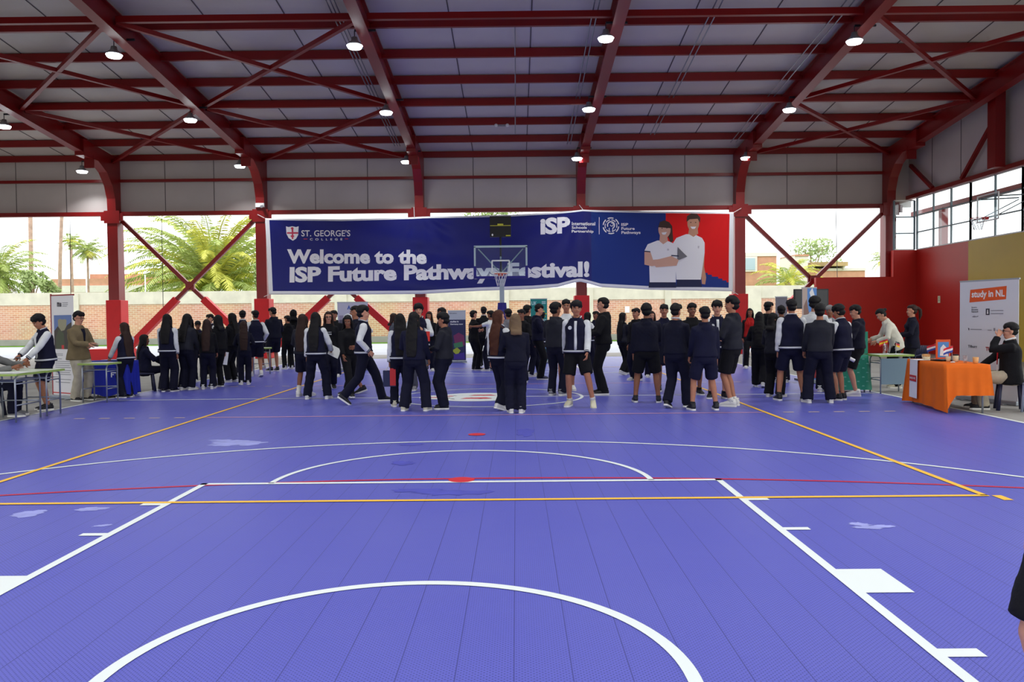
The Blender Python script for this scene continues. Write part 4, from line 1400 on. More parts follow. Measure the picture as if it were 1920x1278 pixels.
    for sd in (1, -1):
        q = MB() if top == 'varsity' else g
        S0 = SH[sd] - (SH[sd] - sp((0, -.005, 1.345)))*(.32 if top != 'varsity' else .02)
        wr = ELB[sd].lerp(HANDS[sd], .93)
        if top in ('tee', 'polo'):
            q.tube([S0, SH[sd], SH[sd].lerp(ELB[sd], .62)], SR[:3], 14, cap=True)
        elif top == 'vest':
            pass
        else:
            q.tube([S0, SH[sd], SH[sd].lerp(ELB[sd], .5), ELB[sd], ELB[sd].lerp(wr, .45), wr], SR, 14, cap=True)
        if top == 'varsity':
            q.add(*ball(SH[sd], (.070, .070, .070), 12, 9))
            sleeves.append(q)
    if top == 'hoodie':
        g.tube([sp((-.085, .05, 1.44)), sp((-.08, -.045, 1.455)), sp((0, -.095, 1.445)), sp((.08, -.045, 1.455)), sp((.085, .05, 1.44))], [.022, .034, .044, .034, .022], 10, cap='round')
        g.add(*ball(sp((0, -.112, 1.375)), (.095, .04, .08), 12, 8))
    if top in ('blazer', 'coat', 'polo', 'varsity'):
        g.tube([sp((-.06, .05, 1.455)), sp((-.07, -.03, 1.475)), sp((0, -.07, 1.48)), sp((.07, -.03, 1.475)), sp((.06, .05, 1.455))], [.016]*5, 8, cap='round')
    nm = {'hoodie': 'hoodie', 'varsity': 'jacket', 'sweater': 'sweater', 'blazer': 'blazer', 'coat': 'coat', 'tee': 'tee_shirt', 'polo': 'polo_shirt', 'vest': 'waistcoat'}[top]
    TO = put(solid(g, .0145, 3, seed + 9, .006), nm, fabric(tc), root)
    # under-layer sleeves of a waistcoat
    if top == 'vest':
        q = MB()
        for sd in (1, -1):
            S0 = SH[sd] - (SH[sd] - sp((0, -.005, 1.345)))*.32
            wr = ELB[sd].lerp(HANDS[sd], .93)
            q.tube([S0, SH[sd], SH[sd].lerp(ELB[sd], .5), ELB[sd], wr], [.066, .066, .058, .052, .042], 14)
        put(solid(q, .0145, 2, seed, .005), 'shirt_sleeves', fabric('black'), root)
    if top == 'varsity':
        for q in sleeves:
            put(solid(q, .0145, 2, seed + 3, .006), 'sleeve', fabric('white'), TO)['label'] = 'white jacket sleeve'
        for sd in (1, -1):
            wr = ELB[sd].lerp(HANDS[sd], .86); w2 = ELB[sd].lerp(HANDS[sd], 1.0)
            q = MB(); q.tube([wr, wr.lerp(w2, .33)], [.05, .049], 14, 0, True); q.tube([wr.lerp(w2, .33), wr.lerp(w2, .62)], [.0475, .0465], 14, 1, True); q.tube([wr.lerp(w2, .62), w2], [.0465, .045], 14, 0, True)
            q.build('cuff', [fabric('navy'), M_STRIPE], TO, True)
        q = MB()
        for za, zb, mi in ((.885, .905, 0), (.905, .935, 1), (.935, .955, 0)):
            e = ease + .010
            q.add(*loft([(sp((0, -.008, za)), .174*wf + e, .121*build + e, U, Vv), (sp((0, -.008, zb)), .171*wf + e, .12*build + e, U, Vv)], 26, 2.4, True), mi)
        q.build('hem_band', [fabric('navy'), M_STRIPE], TO, True)
        q = MB(); q.tube([sp((-.07, .06, 1.462)), sp((-.083, -.025, 1.488)), sp((0, -.085, 1.492)), sp((.083, -.025, 1.488)), sp((.07, .06, 1.462))], [.0085]*5, 7, cap='round'); q.build('collar_stripe', M_STRIPE, TO, True)
        if vis:
            q = MB(); c = sp((.085, .1, 1.30)); yy = .108*build + ease + .008
            q.add(*loft([(sp((.088, yy - .016, 1.30)), .032, .032, U, ax((0, 0, 1))), (sp((.088, yy + .006, 1.30)), .03, .03, U, ax((0, 0, 1)))], 16, 2)); q.build('badge', M_STRIPE, TO)
    if 'open' in extra:      # white shirt shows down the open front
        q = MB(); P_ = []
        for z, yb in ((.94, .122), (1.06, .108), (1.16, .108), (1.26, .112), (1.34, .108), (1.41, .085)):
            P_.append((sp((0, yb*build - .012, z)), .024 + .01*(1.3 - z), ease + .022, U, Vv))
        q.add(*loft(P_, 12, 3)); q.build('shirt_front', fabric('white'), root, True)
    if 'collar' in extra:
        q = MB(); q.tube([sp((-.055, .062, 1.47)), sp((-.068, -.02, 1.497)), sp((0, -.068, 1.503)), sp((.068, -.02, 1.497)), sp((.055, .062, 1.47))], [.013]*5, 8, cap='round'); q.build('shirt_collar', fabric('white'), root, True)
    if 'glasses' in extra:
        q = MB()
        for sd in (1, -1):
            q.tube([hd((sd*.033 + .021*math.cos(a), .100, .134 + .017*math.sin(a))) for a in [2*PI*i/10 for i in range(11)]], .0028, 5)
            q.tube([hd((sd*.054, .098, .138)), hd((sd*.078, .0, .138))], .0028, 5)
        q.tube([hd((-.012, .103, .138)), hd((.012, .103, .138))], .0028, 5)
        q.build('glasses', M_LENS, root)
    if 'lanyard' in extra:
        q = MB(); yv = .11*build + ease + .012
        q.tube([sp((-.06, .06, 1.45)), sp((-.045, yv, 1.30)), sp((0, yv + .008, 1.10)), sp((.045, yv, 1.30)), sp((.06, .06, 1.45))], .007, 6, 0)
        q.build('lanyard', mat('lanyard_red', (190, 24, 40), .6), root, True)
        q = MB(); q.add(*loft([(sp((0, yv + .006, 1.03)), .04, .055, U, ax((0, 0, 1))), (sp((0, yv + .012, 1.03)), .04, .055, U, ax((0, 0, 1)))], 16, 9)); q.build('name_card', M_WHITE, root)
    if 'lapel' in extra:
        q = MB(); yv = .108*build + ease
        P_ = [(sp((0, yb*build - .01, z)), .012 + .10*(z - 1.08), ease + .018, U, Vv) for z, yb in ((1.1, .108), (1.2, .108), (1.3, .112), (1.40, .085))]
        q.add(*loft(P_, 10, 3)); q.build('shirt_front', fabric('dknavy'), root, True)
    if 'sweat_text' in extra:
        q = MB(); yv = .112*build + ease + .006
        for k, (dx, wd, z) in enumerate(((0, .16, 1.27), (0, .1, 1.225))):
            for j in range(7):
                x = -wd/2 + wd*j/6
                q.box(sp((x, yv - abs(x)*.22, z)), (.012, .006, .022))
        q.build('chest_lettering', M_STRIPE, root)
    if 'hoodup' in extra:
        q = MB(); q.add(*ball(hd((0, -.03, .15)), (.11, .115, .14), 16, 12, Rhead)); q.tube([hd((0, -.05, .05)), sp((0, -.07, 1.42))], [.11, .15], 14)
        put(solid(q, .0145, 2, seed, .005), 'hood', fabric(tc), root)
    if 'headband' in extra:
        q = MB(); q.tube([hd((-.098, .0, .12)), hd((-.07, -.02, .26)), hd((0, -.03, .285)), hd((.07, -.02, .26)), hd((.098, .0, .12))], [.012, .016, .018, .016, .012], 8, cap='round'); q.build('headband', M_STRIPE, root, True)
    wm = Matrix.Translation(root.location) @ Matrix.Rotation(heading, 4, 'Z') @ Matrix.Scale(s, 4)
    fit = {1: wm @ (HANDS[1] + (HANDS[1] - ELB[1]).normalized()*.08), -1: wm @ (HANDS[-1] + (HANDS[-1] - ELB[-1]).normalized()*.08)}
    return root, fit
# ------------------------------------------------------------------ the crowd, from the left of the hall to the right
HAND = {}
_n = [0]


def P(key, px, py, ty, deg, label, **kw):
    """px, py: where the feet meet the floor; ty: photo row of the crown, or a height in metres"""
    _n[0] += 1
    g = onZ(px, py)
    if ty < 5:
        H = ty
    else:
        H = max(1.5, min(1.9, onY(px, ty, g.y).z))
    kw.setdefault('seed', _n[0]*3 + 1)
    kw.setdefault('skin', 'bcba'[_n[0] % 4])
    r, fit = person((g.x, g.y, 0), H, math.radians(deg), label, **kw)
    HAND[key] = fit
    return r


G = dict
# --- left tables
P('grey_jacket', -22, 781, 1.74, -80, 'person in a grey plaid jacket seated at the desk on the left edge', top='blazer', tc='plaid', legs='sit', arms=('table', (.15, .45, .8)), shoes='g', lean=.12)
P('desk_boy', 88, 768, 590, 142, 'boy in open varsity jacket and shorts standing behind the left desks, looking down', top='varsity', bottom='shorts', bc='navy', hair='mop', shoes='k', arms=((-.12, .36, .93), (.05, .50, .90)), hp=-.35, lean=.08, extra=('open',), socks=None)
P('tan_man', 150, 751, 585, -104, 'man in tan blazer and beige trousers with glasses, holding a phone', top='blazer', tc='tan', bc='beige', shoes='k', arms=('belly', (.08, .33, 1.1)), extra=('lapel', 'glasses'), build=1.12, hp=-.1)
P('bin_girl', 238, 745, 606, 58, 'long haired girl in varsity jacket leaning on the blue draped table', top='varsity', hair='longer', hc='b', fem=True, arms=((-.2, .36, .88), 'fwd'), lean=.08, hy=.5, shoes='k')
P('seated_girl', 273, 733, 1.64, -60, 'long haired girl seated low on a chair behind the varsity girl', top='hoodie', tc='navy', hair='long', fem=True, legs='sit', arms=('knee', (.1, .38, .8)), shoes='k', seat=.44)
P('v_back', 316, 734, 590, 3, 'girl seen from behind in varsity jacket beside the grey hooded girl at the left tables', top='varsity', hair='long', fem=True, arms=('fwd', 'down'), shoes='k', wide=1.15)
P('grey_lean', 349, 731, 589, -12, 'girl in charcoal hoodie leaning over the left tables, seen from behind', top='hoodie', tc='charcoal', hair='long', fem=True, arms=('fwd', 'fwd'), lean=.14, wide=1.1)
P('tbl_face', 358, 716, 597, 190, 'girl facing out across the left tables between two leaning girls', top='hoodie', tc='black', hair='long', fem=True, arms=('belly', 'belly'))
P('tbl_face2', 373, 711, 602, 200, 'dark haired person behind the left tables, next to the girl facing out', top='varsity', hair='short', arms=('belly', 'down'), hp=-.3)
P('brown_back', 390, 729, 600, 8, 'girl with long brown hair seen from behind at the left tables', top='hoodie', tc='black', hair='longer', hc='b', fem=True, arms=('fwd', 'fwd'))
P('tbl_boy', 396, 705, 590, 150, 'boy with black hair facing left behind the brown haired girl', top='varsity', hair='short', arms=('down', 'belly'))
P('papers', 411, 725, 592, 60, 'person with bobbed hair and black hoodie holding white papers at the left tables', top='hoodie', tc='black', hair='bob', bc='blackt', arms=('fwd', 'down'), shoes='k')
P('hood_girl', 437, 716, 588, 75, 'girl in black hooded top facing left, fourth from the second red column', top='hoodie', tc='black', hair='long', fem=True, bc='blackt', arms=('belly', 'down'))
P('navy_sweater', 459, 721, 605, 15, 'short girl with long brown hair and navy sweater seen from behind', top='sweater', tc='dknavy', hair='longer', hc='b', fem=True, arms=('belly', 'belly'), hy=.5)
P('collar_boy', 457, 703, 583, 12, 'black haired boy with a pale collar behind the short girl in navy sweater', top='varsity', hair='short', bottom='trousers', arms=('belly', 'belly'), extra=('collar',))
P('side_boy', 481, 706, 583, 30, 'boy in varsity jacket and shorts, hand on hip, left of the second red column', top='varsity', bottom='shorts', hair='short', arms=('belly', 'pocket'), hy=.3, socks='low', legs='stepr')
P('bent_boy', 494, 690, 1.62, 140, 'boy bending over the small desk before the second red column', top='varsity', bottom='shorts', hair='short', arms=((-.15, .42, .85), (.15, .42, .85)), lean=.45, hp=-.4)
P('column_boy', 515, 696, 577, 40, 'tall boy in dark hoodie and shorts standing by the second red column', top='hoodie', tc='dknavy', bottom='shorts', bc='dknavy', hair='short', arms=('belly', 'belly'), hp=-.2, hy=.5, shoes='k')
P('long_black', 552, 690, 582, 10, 'person in black hood and wide black clothes in front of the brick wall', top='coat', tc='black', bc='blackt', hair='short', arms=('fwd', 'fwd'), build=1.05, extra=('hoodup',))
P('beside_black', 541, 692, 1.66, 30, 'person half hidden left of the one in a black hood', top='hoodie', tc='black', bc='blackt', hair='short', arms=('belly', 'belly'), hy=.6)
# --- left centre group
P('skirt_girl', 570, 743, 590, -10, 'girl with long brown hair in shorts and white crew socks beside the varsity girl', top='hoodie', tc='charcoal', bottom='shorts', hair='longer', hc='b', fem=True, socks='crew', arms=('belly', 'fwd'))
P('left_varsity', 594, 748, 587, -5, 'girl seen from behind in varsity jacket and navy trousers, nearest of the left centre group', top='varsity', hair='longer', fem=True, arms=('down', (.22, .28, .98)), legs='wide', wide=1.1)
P('glasses_girl', 618, 728, 585, 195, 'girl in glasses and dark printed sweater facing the camera left of centre', top='sweater', tc='black', hair='long', hc='b', fem=True, extra=('glasses', 'sweat_text'), arms=('down', 'down'), skin='a', legs='step', shoes='k')
P('behind_glasses', 628, 706, 583, 170, 'person behind the girl in glasses, only the black hair showing', top='hoodie', tc='black', hair='short')
P('bow_girl', 655, 745, 592, -150, 'girl in black sweater with a white headband walking left of the varsity boy', top='sweater', tc='black', bc='blackt', hair='bob', fem=True, legs='walk', arms=('belly', 'fwd'), extra=('headband',), shoes='k', hy=-.5, hp=-.2)
P('profile_boy', 668, 738, 575, 115, 'boy in dark top and shorts looking left, close behind the walking varsity boy', top='polo', tc='dknavy', bottom='shorts', hair='short', shoes='k', arms=('belly', 'down'), legs='stepr')
P('walking_varsity', 684, 757, 575, -78, 'boy in varsity jacket striding to the right with hands in pockets', top='varsity', hair='mop', shoes='k', legs='walkr', arms=('pocket', 'pocket'), hy=-.1)
# --- middle group
P('grey_woman', 740, 697, 588, -70, 'woman in grey cardigan with dark bobbed hair looking right at the brick wall', top='sweater', tc='grey', hair='bob', hc='b', fem=True, arms=('down', 'belly'))
P('twin_l', 752, 762, 590, 10, 'girl with long black hair carrying a dark bag, left of the pair seen from behind', top='varsity', hair='longer', fem=True, arms=('down', 'belly'), shoes='c')
P('twin_r', 778, 770, 587, -12, 'girl with long black hair in navy hoodie, right one of the pair seen from behind', top='hoodie', tc='navy', hair='longer', fem=True, arms=('belly', 'fwd'), wide=1.15, shoes='c', legs='wide', build=1.05)
P('folder_boy', 787, 731, 571, 186, 'boy in varsity jacket and grey trousers facing the camera with a red folder', top='varsity', bc='greyt', hair='mop', arms=('chest', 'belly'), skin='a', shoes='g', wide=.8)
P('pink_girl', 806, 695, 585, 170, 'long haired girl behind the boy with the red folder', top='hoodie', tc='black', hair='long', hc='b', fem=True, arms=('belly', 'down'))
P('tall_hidden', 829, 718, 578, 100, 'boy whose black hair shows over the hooded boy in the middle', top='hoodie', tc='black', hair='short')
P('hood_profile', 834, 766, 588, 80, 'boy in charcoal hoodie and wide navy trousers facing left in the middle', top='hoodie', tc='charcoal', hair='mop', shoes='k', arms=('belly', 'belly'), wide=1.15, hp=-.1)
P('polo_left', 889, 694, 583, -60, 'boy with arms folded in black polo, left of three under the hoop', top='polo', tc='black', bc='blackt', hair='short', arms=('cross', 'cross'), shoes='k')
P('polo_mid', 908, 688, 576, 10, 'boy in black seen from behind, middle of three under the hoop', top='polo', tc='black', bc='blackt', hair='short', arms=('belly', 'belly'), shoes='k', extra=('collar',))
P('white_tee', 921, 695, 583, 60, 'boy in white tee shirt reaching left to his friend under the hoop', top='tee', tc='white', hair='short', arms=((-.22, .5, 1.28), 'down'))
P('auburn_girl', 937, 768, 583, -35, 'girl with long auburn hair and varsity jacket walking by the centre circle', top='varsity', hair='longer', hc='r', fem=True, legs='stepr', arms=('down', 'chest'), hy=-.7, skin='a')
P('fair_back', 968, 774, 590, 5, 'person with fair cropped hair in dark sweatshirt seen from behind, nearest to the camera', top='sweater', tc='dknavy', hair='bob', hc='f', fem=True, arms=('belly', 'fwd'), build=1.12, wide=1.05)
P('grey_hood', 954, 715, 580, 20, 'person in pale grey hood between the auburn and the fair haired pair', top='hoodie', tc='ltgrey', hair='short', arms=('belly', 'belly'))
P('behind_fair', 979, 717, 581, 150, 'boy with black hair right behind the fair haired person', top='hoodie', tc='black', hair='short', arms=('belly', 'down'))
P('cap_hidden', 990, 706, 573, -40, 'boy with black hair left of the one with the orange folder', top='hoodie', tc='black', hair='short')
P('orange_boy', 1010, 711, 571, -95, 'boy in dark jacket reading an orange folder right of the hoop', top='hoodie', tc='navy', bc='blackt', hair='short', arms=('belly', 'chest'), shoes='n', hp=-.2)
P('orange_friend', 1015, 704, 584, 70, 'boy facing the reader of the orange folder', top='varsity', hair='short', arms=('chest', 'belly'))
# --- right centre
P('grey_back', 1043, 741, 569, -30, 'boy in charcoal hoodie and navy trousers beside the walking varsity boy in shorts', top='hoodie', tc='charcoal', hair='mop', shoes='g', arms=('belly', 'belly'), hy=-.5)
P('white_mid', 1063, 731, 563, 175, 'boy in white shirt half hidden behind the walking boy in shorts', top='tee', tc='white', bottom='shorts', hair='short', arms=('down', 'down'))
P('walk_shorts', 1082, 762, 566, 168, 'boy in varsity jacket and black shorts walking towards the camera', top='varsity', bottom='shorts', bc='blackt', hair='mop', shoes='c', socks='low', arms=('fwd', 'back'), legs={1: (.13, -.04, .085), -1: (-.27, .06, .11, .35)}, extra=('open',), hy=.25, skin='b')
P('varsity_far', 1103, 697, 586, -60, 'girl in varsity jacket far behind the walking boy', top='varsity', hair='long', fem=True, arms=('belly', 'belly'))
P('face_far', 1118, 688, 584, 120, 'person facing left behind the tall hooded boy', top='hoodie', tc='navy', hair='short')
P('tall_hood', 1131, 739, 552, 82, 'tall boy in black hoodie and black trousers facing left', top='hoodie', tc='black', bc='blackt', hair='short', shoes='k', arms=('belly', (.05, .35, 1.12)), skin='a')
P('long_far', 1169, 702, 587, -55, 'girl with very long black hair and charcoal sweater right of the tall hooded boy', top='sweater', tc='charcoal', bc='blackt', hair='longer', fem=True, arms=('belly', 'belly'), legs='stepr', hy=-.5)
P('edge_face', 1193, 713, 579, 130, 'boy half hidden left of the stocky boy in shorts', top='hoodie', tc='black', hair='short')
P('stocky', 1213, 754, 571, -8, 'boy in dark hoodie and black shorts seen from behind, left of the right group', top='hoodie', tc='dknavy', bottom='shorts', bc='blackt', hair='mop', shoes='k', arms=('down', 'belly'), legs='wide', build=1.1)
P('woman_far', 1222, 707, 584, 180, 'woman facing the camera whose face shows by the stocky boy', top='hoodie', tc='black', hair='long', hc='b', fem=True, skin='a')
P('navy_face', 1246, 733, 572, 175, 'boy in navy jacket facing the camera, first of three faces in the right group', top='polo', tc='navy', bottom='shorts', hair='short', arms=('down', 'down'), shoes='k', skin='b')
P('right_back', 1268, 764, 571, -40, 'boy in dark sweatshirt and long trousers with white collar, back to the camera', top='sweater', tc='dknavy', hair='short', arms=('down', 'fwd'), legs='step', extra=('collar',), shoes='k', build=1.08)
P('hood_face', 1298, 739, 570, 182, 'boy in black hoodie facing the camera, middle of three faces in the right group', top='hoodie', tc='black', bottom='shorts', hair='short', arms=('belly', 'down'), shoes='k', socks='low')
P('shorts_back', 1322, 769, 577, 5, 'shorter boy in navy hoodie and shorts seen from behind, black shoes', top='hoodie', tc='navy', bottom='shorts', bc='navy', hair='short', shoes='k', socks='low', arms=('fwd', 'down'), legs='wide')
P('varsity_face', 1345, 746, 566, 172, 'boy in varsity jacket facing the camera, right one of three faces in the right group', top='varsity', bottom='shorts', hair='mop', arms=('down', 'belly'), shoes='k', socks='low', extra=('open',))
P('white_shoes', 1372, 761, 558, 55, 'tall boy in charcoal hoodie, shorts and white shoes at the end of the right group', top='hoodie', tc='charcoal', bottom='shorts', bc='blackt', hair='mop', shoes='w', socks='low', arms=('belly', 'belly'), hy=.5)
P('red_vest', 1406, 690, 579, 175, 'woman in red waistcoat with lanyard standing by the red column', top='vest', tc='red', bc='blackt', hair='long', fem=True, extra=('lanyard',), arms=('down', 'down'), shoes='w')
# --- right tables
P('r_long', 1424, 726, 586, -20, 'girl with long black hair in black, left end of the right tables crowd', top='hoodie', tc='black', bc='blackt', hair='longer', fem=True, arms=('belly', 'belly'), legs='stepr', shoes='w', wide=1.2)
P('r_tall', 1441, 714, 567, -35, 'taller boy behind the long haired girl at the right tables', top='hoodie', tc='black', hair='short', hy=-.4)
P('r_bob', 1450, 744, 588, -45, 'girl with bobbed hair and charcoal sweater left of the varsity boy in shorts', top='sweater', tc='charcoal', bc='blackt', hair='bob', fem=True, arms=('belly', 'belly'), hy=-.4, wide=1.2)
P('r_head', 1465, 717, 574, -10, 'person with black hair behind the bobbed girl', top='hoodie', tc='black', hair='short')
P('r_varsity', 1484, 751, 563, -6, 'boy in varsity jacket and navy shorts seen from behind at the right tables', top='varsity', bottom='shorts', bc='navy', hair='short', shoes='k', socks='low', arms=('down', 'down'), legs='wide', build=1.05)
P('r_tall2', 1527, 734, 558, -20, 'tall boy whose head shows above the charcoal sweatshirt boy', top='tee', tc='white', hair='mop', arms=('belly', 'belly'), hy=-.4)
P('r_sweat', 1537, 755, 572, -5, 'boy in charcoal sweatshirt and navy trousers, widest back at the right tables', top='sweater', tc='charcoal', hair='mop', arms=('fwd', 'fwd'), legs='wide', build=1.12, wide=1.1, hy=-.3)
P('grey_hair', 1556, 718, 574, 150, 'grey haired person holding white papers behind the right tables', top='sweater', tc='ltgrey', hair='short', hc='g', arms=('chest', 'chest'))
P('r_profile', 1579, 750, 572, 30, 'boy in varsity jacket and shorts holding a rolled paper', top='varsity', bottom='shorts', bc='navy', hair='mop', arms=('belly', 'down'), hp=-.25, lean=.06, hy=.5, shoes='k', socks=None)
P('r_last', 1606, 742, 573, 65, "boy in dark jacket and shorts beside the green draped table", top='hoodie', tc='dknavy', bottom='shorts', bc='blackt', hair='short', arms=('belly', 'pocket'), hp=-.2, hy=.3)
P('white_blazer', 1680, 727, 1.70, 78, 'woman in white blazer bending over the desk at the green board', top='blazer', tc='cream', bc='blackt', hair='bun', fem=True, lean=.42, arms=((-.12, .42, .98), (.12, .48, 1.02)), hp=-.15, shoes='c', skin='a')
P('pony_woman', 1709, 722, 573, 75, 'woman in black with a long ponytail by the red wall', top='blazer', tc='dknavy', bc='blackt', hair='pony', hc='b', fem=True, arms=('belly', 'belly'), shoes='c', skin='a')
P('seated_man', 1893, 768, 1.78, 66, 'man in dark blazer and khaki trousers seated behind the orange table, hand to his face', top='blazer', tc='black', bc='khaki', hair='short', hc='k', legs='sit', arms=('face', 'knee'), shoes='k', extra=('lanyard', 'collar', 'glasses'), build=1.15, seat=.47, skin='a')
P('edge_person', 2044, 1480, 1.62, 92, 'person in black coat cut off by the right edge of the photo', top='coat', tc='black', bottom='shorts', bc='blackt', hair='short', arms=('down', 'down'), shoes='k')
# ================================================================== FURNITURE AND STALLS
M_DESKG = mat('desk_edge_green', (150, 176, 84), .5); M_DESKT = mat('desk_top', (206, 212, 200), .45)
M_PAPER = mat('paper_white', (232, 232, 230), .7); M_ORANGE = mat('orange_cloth', (226, 104, 14), .75, .3, noise=.06, nscale=5)
M_TEAL = mat('teal_print', (22, 128, 122), .6); M_TEALG = mat('green_print', (26, 132, 104), .6)
M_LETTER = mat('print_dark', (60, 60, 70), .6); M_PRED = mat('print_red', (196, 40, 44), .6); M_PORA = mat('print_orange', (222, 88, 32), .6)
M_BLUECL = mat('blue_cloth', (22, 36, 150), .7, .3, noise=.08, nscale=6)


def desk(loc, w, d, rz, label, panel=None, h=.75):
    o = empty('school_desk', loc, rz); tag(o, label, 'desk', None)
    m = MB(); m.box((0, 0, h - .012), (w, d, .024), 0); m.build('desk_top', M_DESKT, o, bevel=.008)
    m = MB(); m.box((0, -d/2 - .004, h - .014), (w + .016, .012, .034)); m.box((0, d/2 + .004, h - .014), (w + .016, .012, .034)); m.box((-w/2 - .004, 0, h - .014), (.012, d, .034)); m.box((w/2 + .004, 0, h - .014), (.012, d, .034)); m.build('edge_band', M_DESKG, o)
    for sx in (-1, 1):
        for sy in (-1, 1):
            m = MB(); x, y = sx*(w/2 - .05), sy*(d/2 - .05)
            m.tube([(x, y, 0), (x, y, h - .1), (x, y - sy*.03, h - .045), (x, y - sy*.09, h - .026)], .014, 8); m.build('leg', M_GREY, o, True)
        m = MB(); x = sx*(w/2 - .05); m.tube([(x, -d/2 + .05, .26), (x, d/2 - .05, .26)], .011, 7); m.build('side_rail', M_GREY, o, True)
        m = MB(); m.tube([(x, -d/2 + .05, h - .16), (x, d/2 - .05, h - .16)], .011, 7); m.build('side_rail', M_GREY, o, True)
    m = MB(); m.tube([(-w/2 + .05, d/2 - .05, .28), (w/2 - .05, d/2 - .05, .28)], .011, 7); m.build('stretcher', M_GREY, o, True)
    m = MB()
    for k in range(9):
        x = -w/2 + .09 + (w - .18)*k/8; m.tube([(x, -d/2 + .08, h - .13), (x, d/2 - .08, h - .13)], .004, 5)
    for y in (-d/2 + .08, d/2 - .08):
        m.tube([(-w/2 + .06, y, h - .13), (w/2 - .06, y, h - .13)], .005, 5)
    m.build('wire_basket', M_GREY, o)
    if panel:
        m = MB(); m.box((0, -d/2 + .03, h - .32), (w - .1, .012, .5)); m.build('modesty_panel', panel, o)
    return o


def drape(w, d, h, drop, nseg=18, amp=.022, seed=1):
    """tablecloth: flat top with folds hanging down each side; drop(u) gives the hem height around the edge"""
    rng = random.Random(seed); m = MB(); ring = []
    per = [(-w/2, -d/2), (w/2, -d/2), (w/2, d/2), (-w/2, d/2)]
    pts = []
    for k in range(4):
        a, b = Vector(per[k]), Vector(per[(k+1) % 4])
        for i in range(nseg):
            pts.append((a.lerp(b, i/nseg), (b - a).normalized(), k, i/nseg))
    n = len(pts); NR = 9
    for r in range(NR):
        t = r/(NR - 1)
        for p, tn, k, u in pts:
            nx = Vector((tn.y, -tn.x)); cor = min(u, 1 - u)
            fold = amp*math.sin(u*23 + k*2 + seed)*t + (.075*t if cor < .03 else .012*t)
            z = h - (h - drop(k, u))*t
            m.V.append((p.x + nx.x*(fold + .012), p.y + nx.y*(fold + .012), z))
    for r in range(NR - 1):
        for j in range(n):
            q = (j + 1) % n
            m.F.append((r*n + j, (r+1)*n + j, (r+1)*n + q, r*n + q)); m.MI.append(0)
    m.F.append(tuple(range(n))); m.MI.append(0)
    return m


D_A = desk((-7.50, 10.95, 0), .70, .78, .03, 'school desk with green edge cut by the left edge of the photo')
D_B = desk((-7.46, 11.62, 0), .66, .52, .03, 'school desk between the left edge desk and the boy in open varsity jacket')
D_C = desk((-7.50, 13.78, 0), .56, .52, 0, 'school desk in front of the man in tan blazer')
D_E = desk((-6.80, 21.5, 0), .55, .5, .3, 'small desk where the bending boy works before the second red column')
D_F = desk((7.58, 22.55, 0), .5, .5, 0, 'small desk in front of the woman in red waistcoat')
D_G = desk((7.85, 14.12, 0), .68, .52, .05, 'school desk with a blue grey front panel below the woman in white blazer', mat('desk_panel', (112, 136, 150), .6))
# blue draped table with the girl leaning on it
o = empty('draped_table', (-7.78, 14.78, 0)); tag(o, 'table under a blue cloth between the tan blazer man and the leaning girl', 'table')
m = MB(); m.box((0, 0, .71), (.86, .48, .03)); m.build('table_top', M_DESKT, o)
for sx in (-1, 1):
    for sy in (-1, 1):
        m = MB(); m.tube([(sx*.39, sy*.2, 0), (sx*.39, sy*.2, .7)], .014, 7); m.build('leg', M_GREY, o, True)
c = drape(.88, .50, .74, lambda k, u: .06 + .03*math.sin(u*9), seed=3).build('tablecloth', M_BLUECL, loc=(-7.78, 14.78, 0), smooth=True)
tag(c, 'blue tablecloth hanging to the floor behind the desk of the tan blazer man', 'tablecloth')
V, F = fit_text('FT', .14, .42, .30, .52, bold=.02); MB().add([(x, -.305, y) for x, y in V], F).build('lettering', M_PAPER, c)
# teal draped table
o = empty('draped_table', (7.16, 14.45, 0)); tag(o, 'table under a green printed cloth at the right end of the crowd', 'table')
m = MB(); m.box((0, 0, .71), (.56, .48, .03)); m.build('table_top', M_DESKT, o)
for sx in (-1, 1):
    for sy in (-1, 1):
        m = MB(); m.tube([(sx*.25, sy*.2, 0), (sx*.25, sy*.2, .7)], .014, 7); m.build('leg', M_GREY, o, True)
c = drape(.58, .50, .74, lambda k, u: .05, amp=.006, seed=5).build('tablecloth', M_TEALG, loc=(7.16, 14.45, 0), smooth=True)
tag(c, 'green cloth printed with small pale marks beside the blue panelled desk', 'tablecloth')
m = MB()
for r in range(7):
    for q in range(3):
        x = -.2 + q*.18 + (.08 if r % 2 else 0); z = .12 + r*.088
        m.add([(x, -.292, z), (x + .055, -.292, z), (x + .05, -.292, z + .022), (x + .01, -.292, z + .026)], [(0, 1, 2, 3)])
m.build('printed_marks', mat('teal_pale', (96, 170, 150), .6), c)
# orange table
TA = Vector((7.12, 10.66, 0)); ang = -math.radians(8.5)
ctr = TA + rotz(ang) @ Vector((.31, .88, 0))
o = empty('folding_table', ctr, ang); tag(o, 'folding table under the orange cloth', 'table')
m = MB(); m.box((0, 0, .72), (.58, 1.74, .03)); m.build('table_top', M_DESKT, o)
for sx in (-1, 1):
    for sy in (-1, 1):
        m = MB(); m.tube([(sx*.25, sy*.80, 0), (sx*.25, sy*.80, .71)], .016, 8); m.build('leg', M_GREY, o, True)
def odrop(k, u):
    # side 0 faces the camera: short, but long at the court corner; side 3 faces the court: to the floor
    if k == 3: return .02 + .05*u*(1 - u)*4*.6
    if k == 0: return .02 + min(1, u*4.5)*.26
    if k == 1: return .28
    return .28*(1 - u) + .02
c = drape(.62, 1.76, .755, odrop, 26, .016, 2).build('tablecloth', M_ORANGE, loc=ctr, smooth=True); c.rotation_euler = (0, 0, ang)
tag(c, 'orange tablecloth reaching the floor on the court side', 'tablecloth')
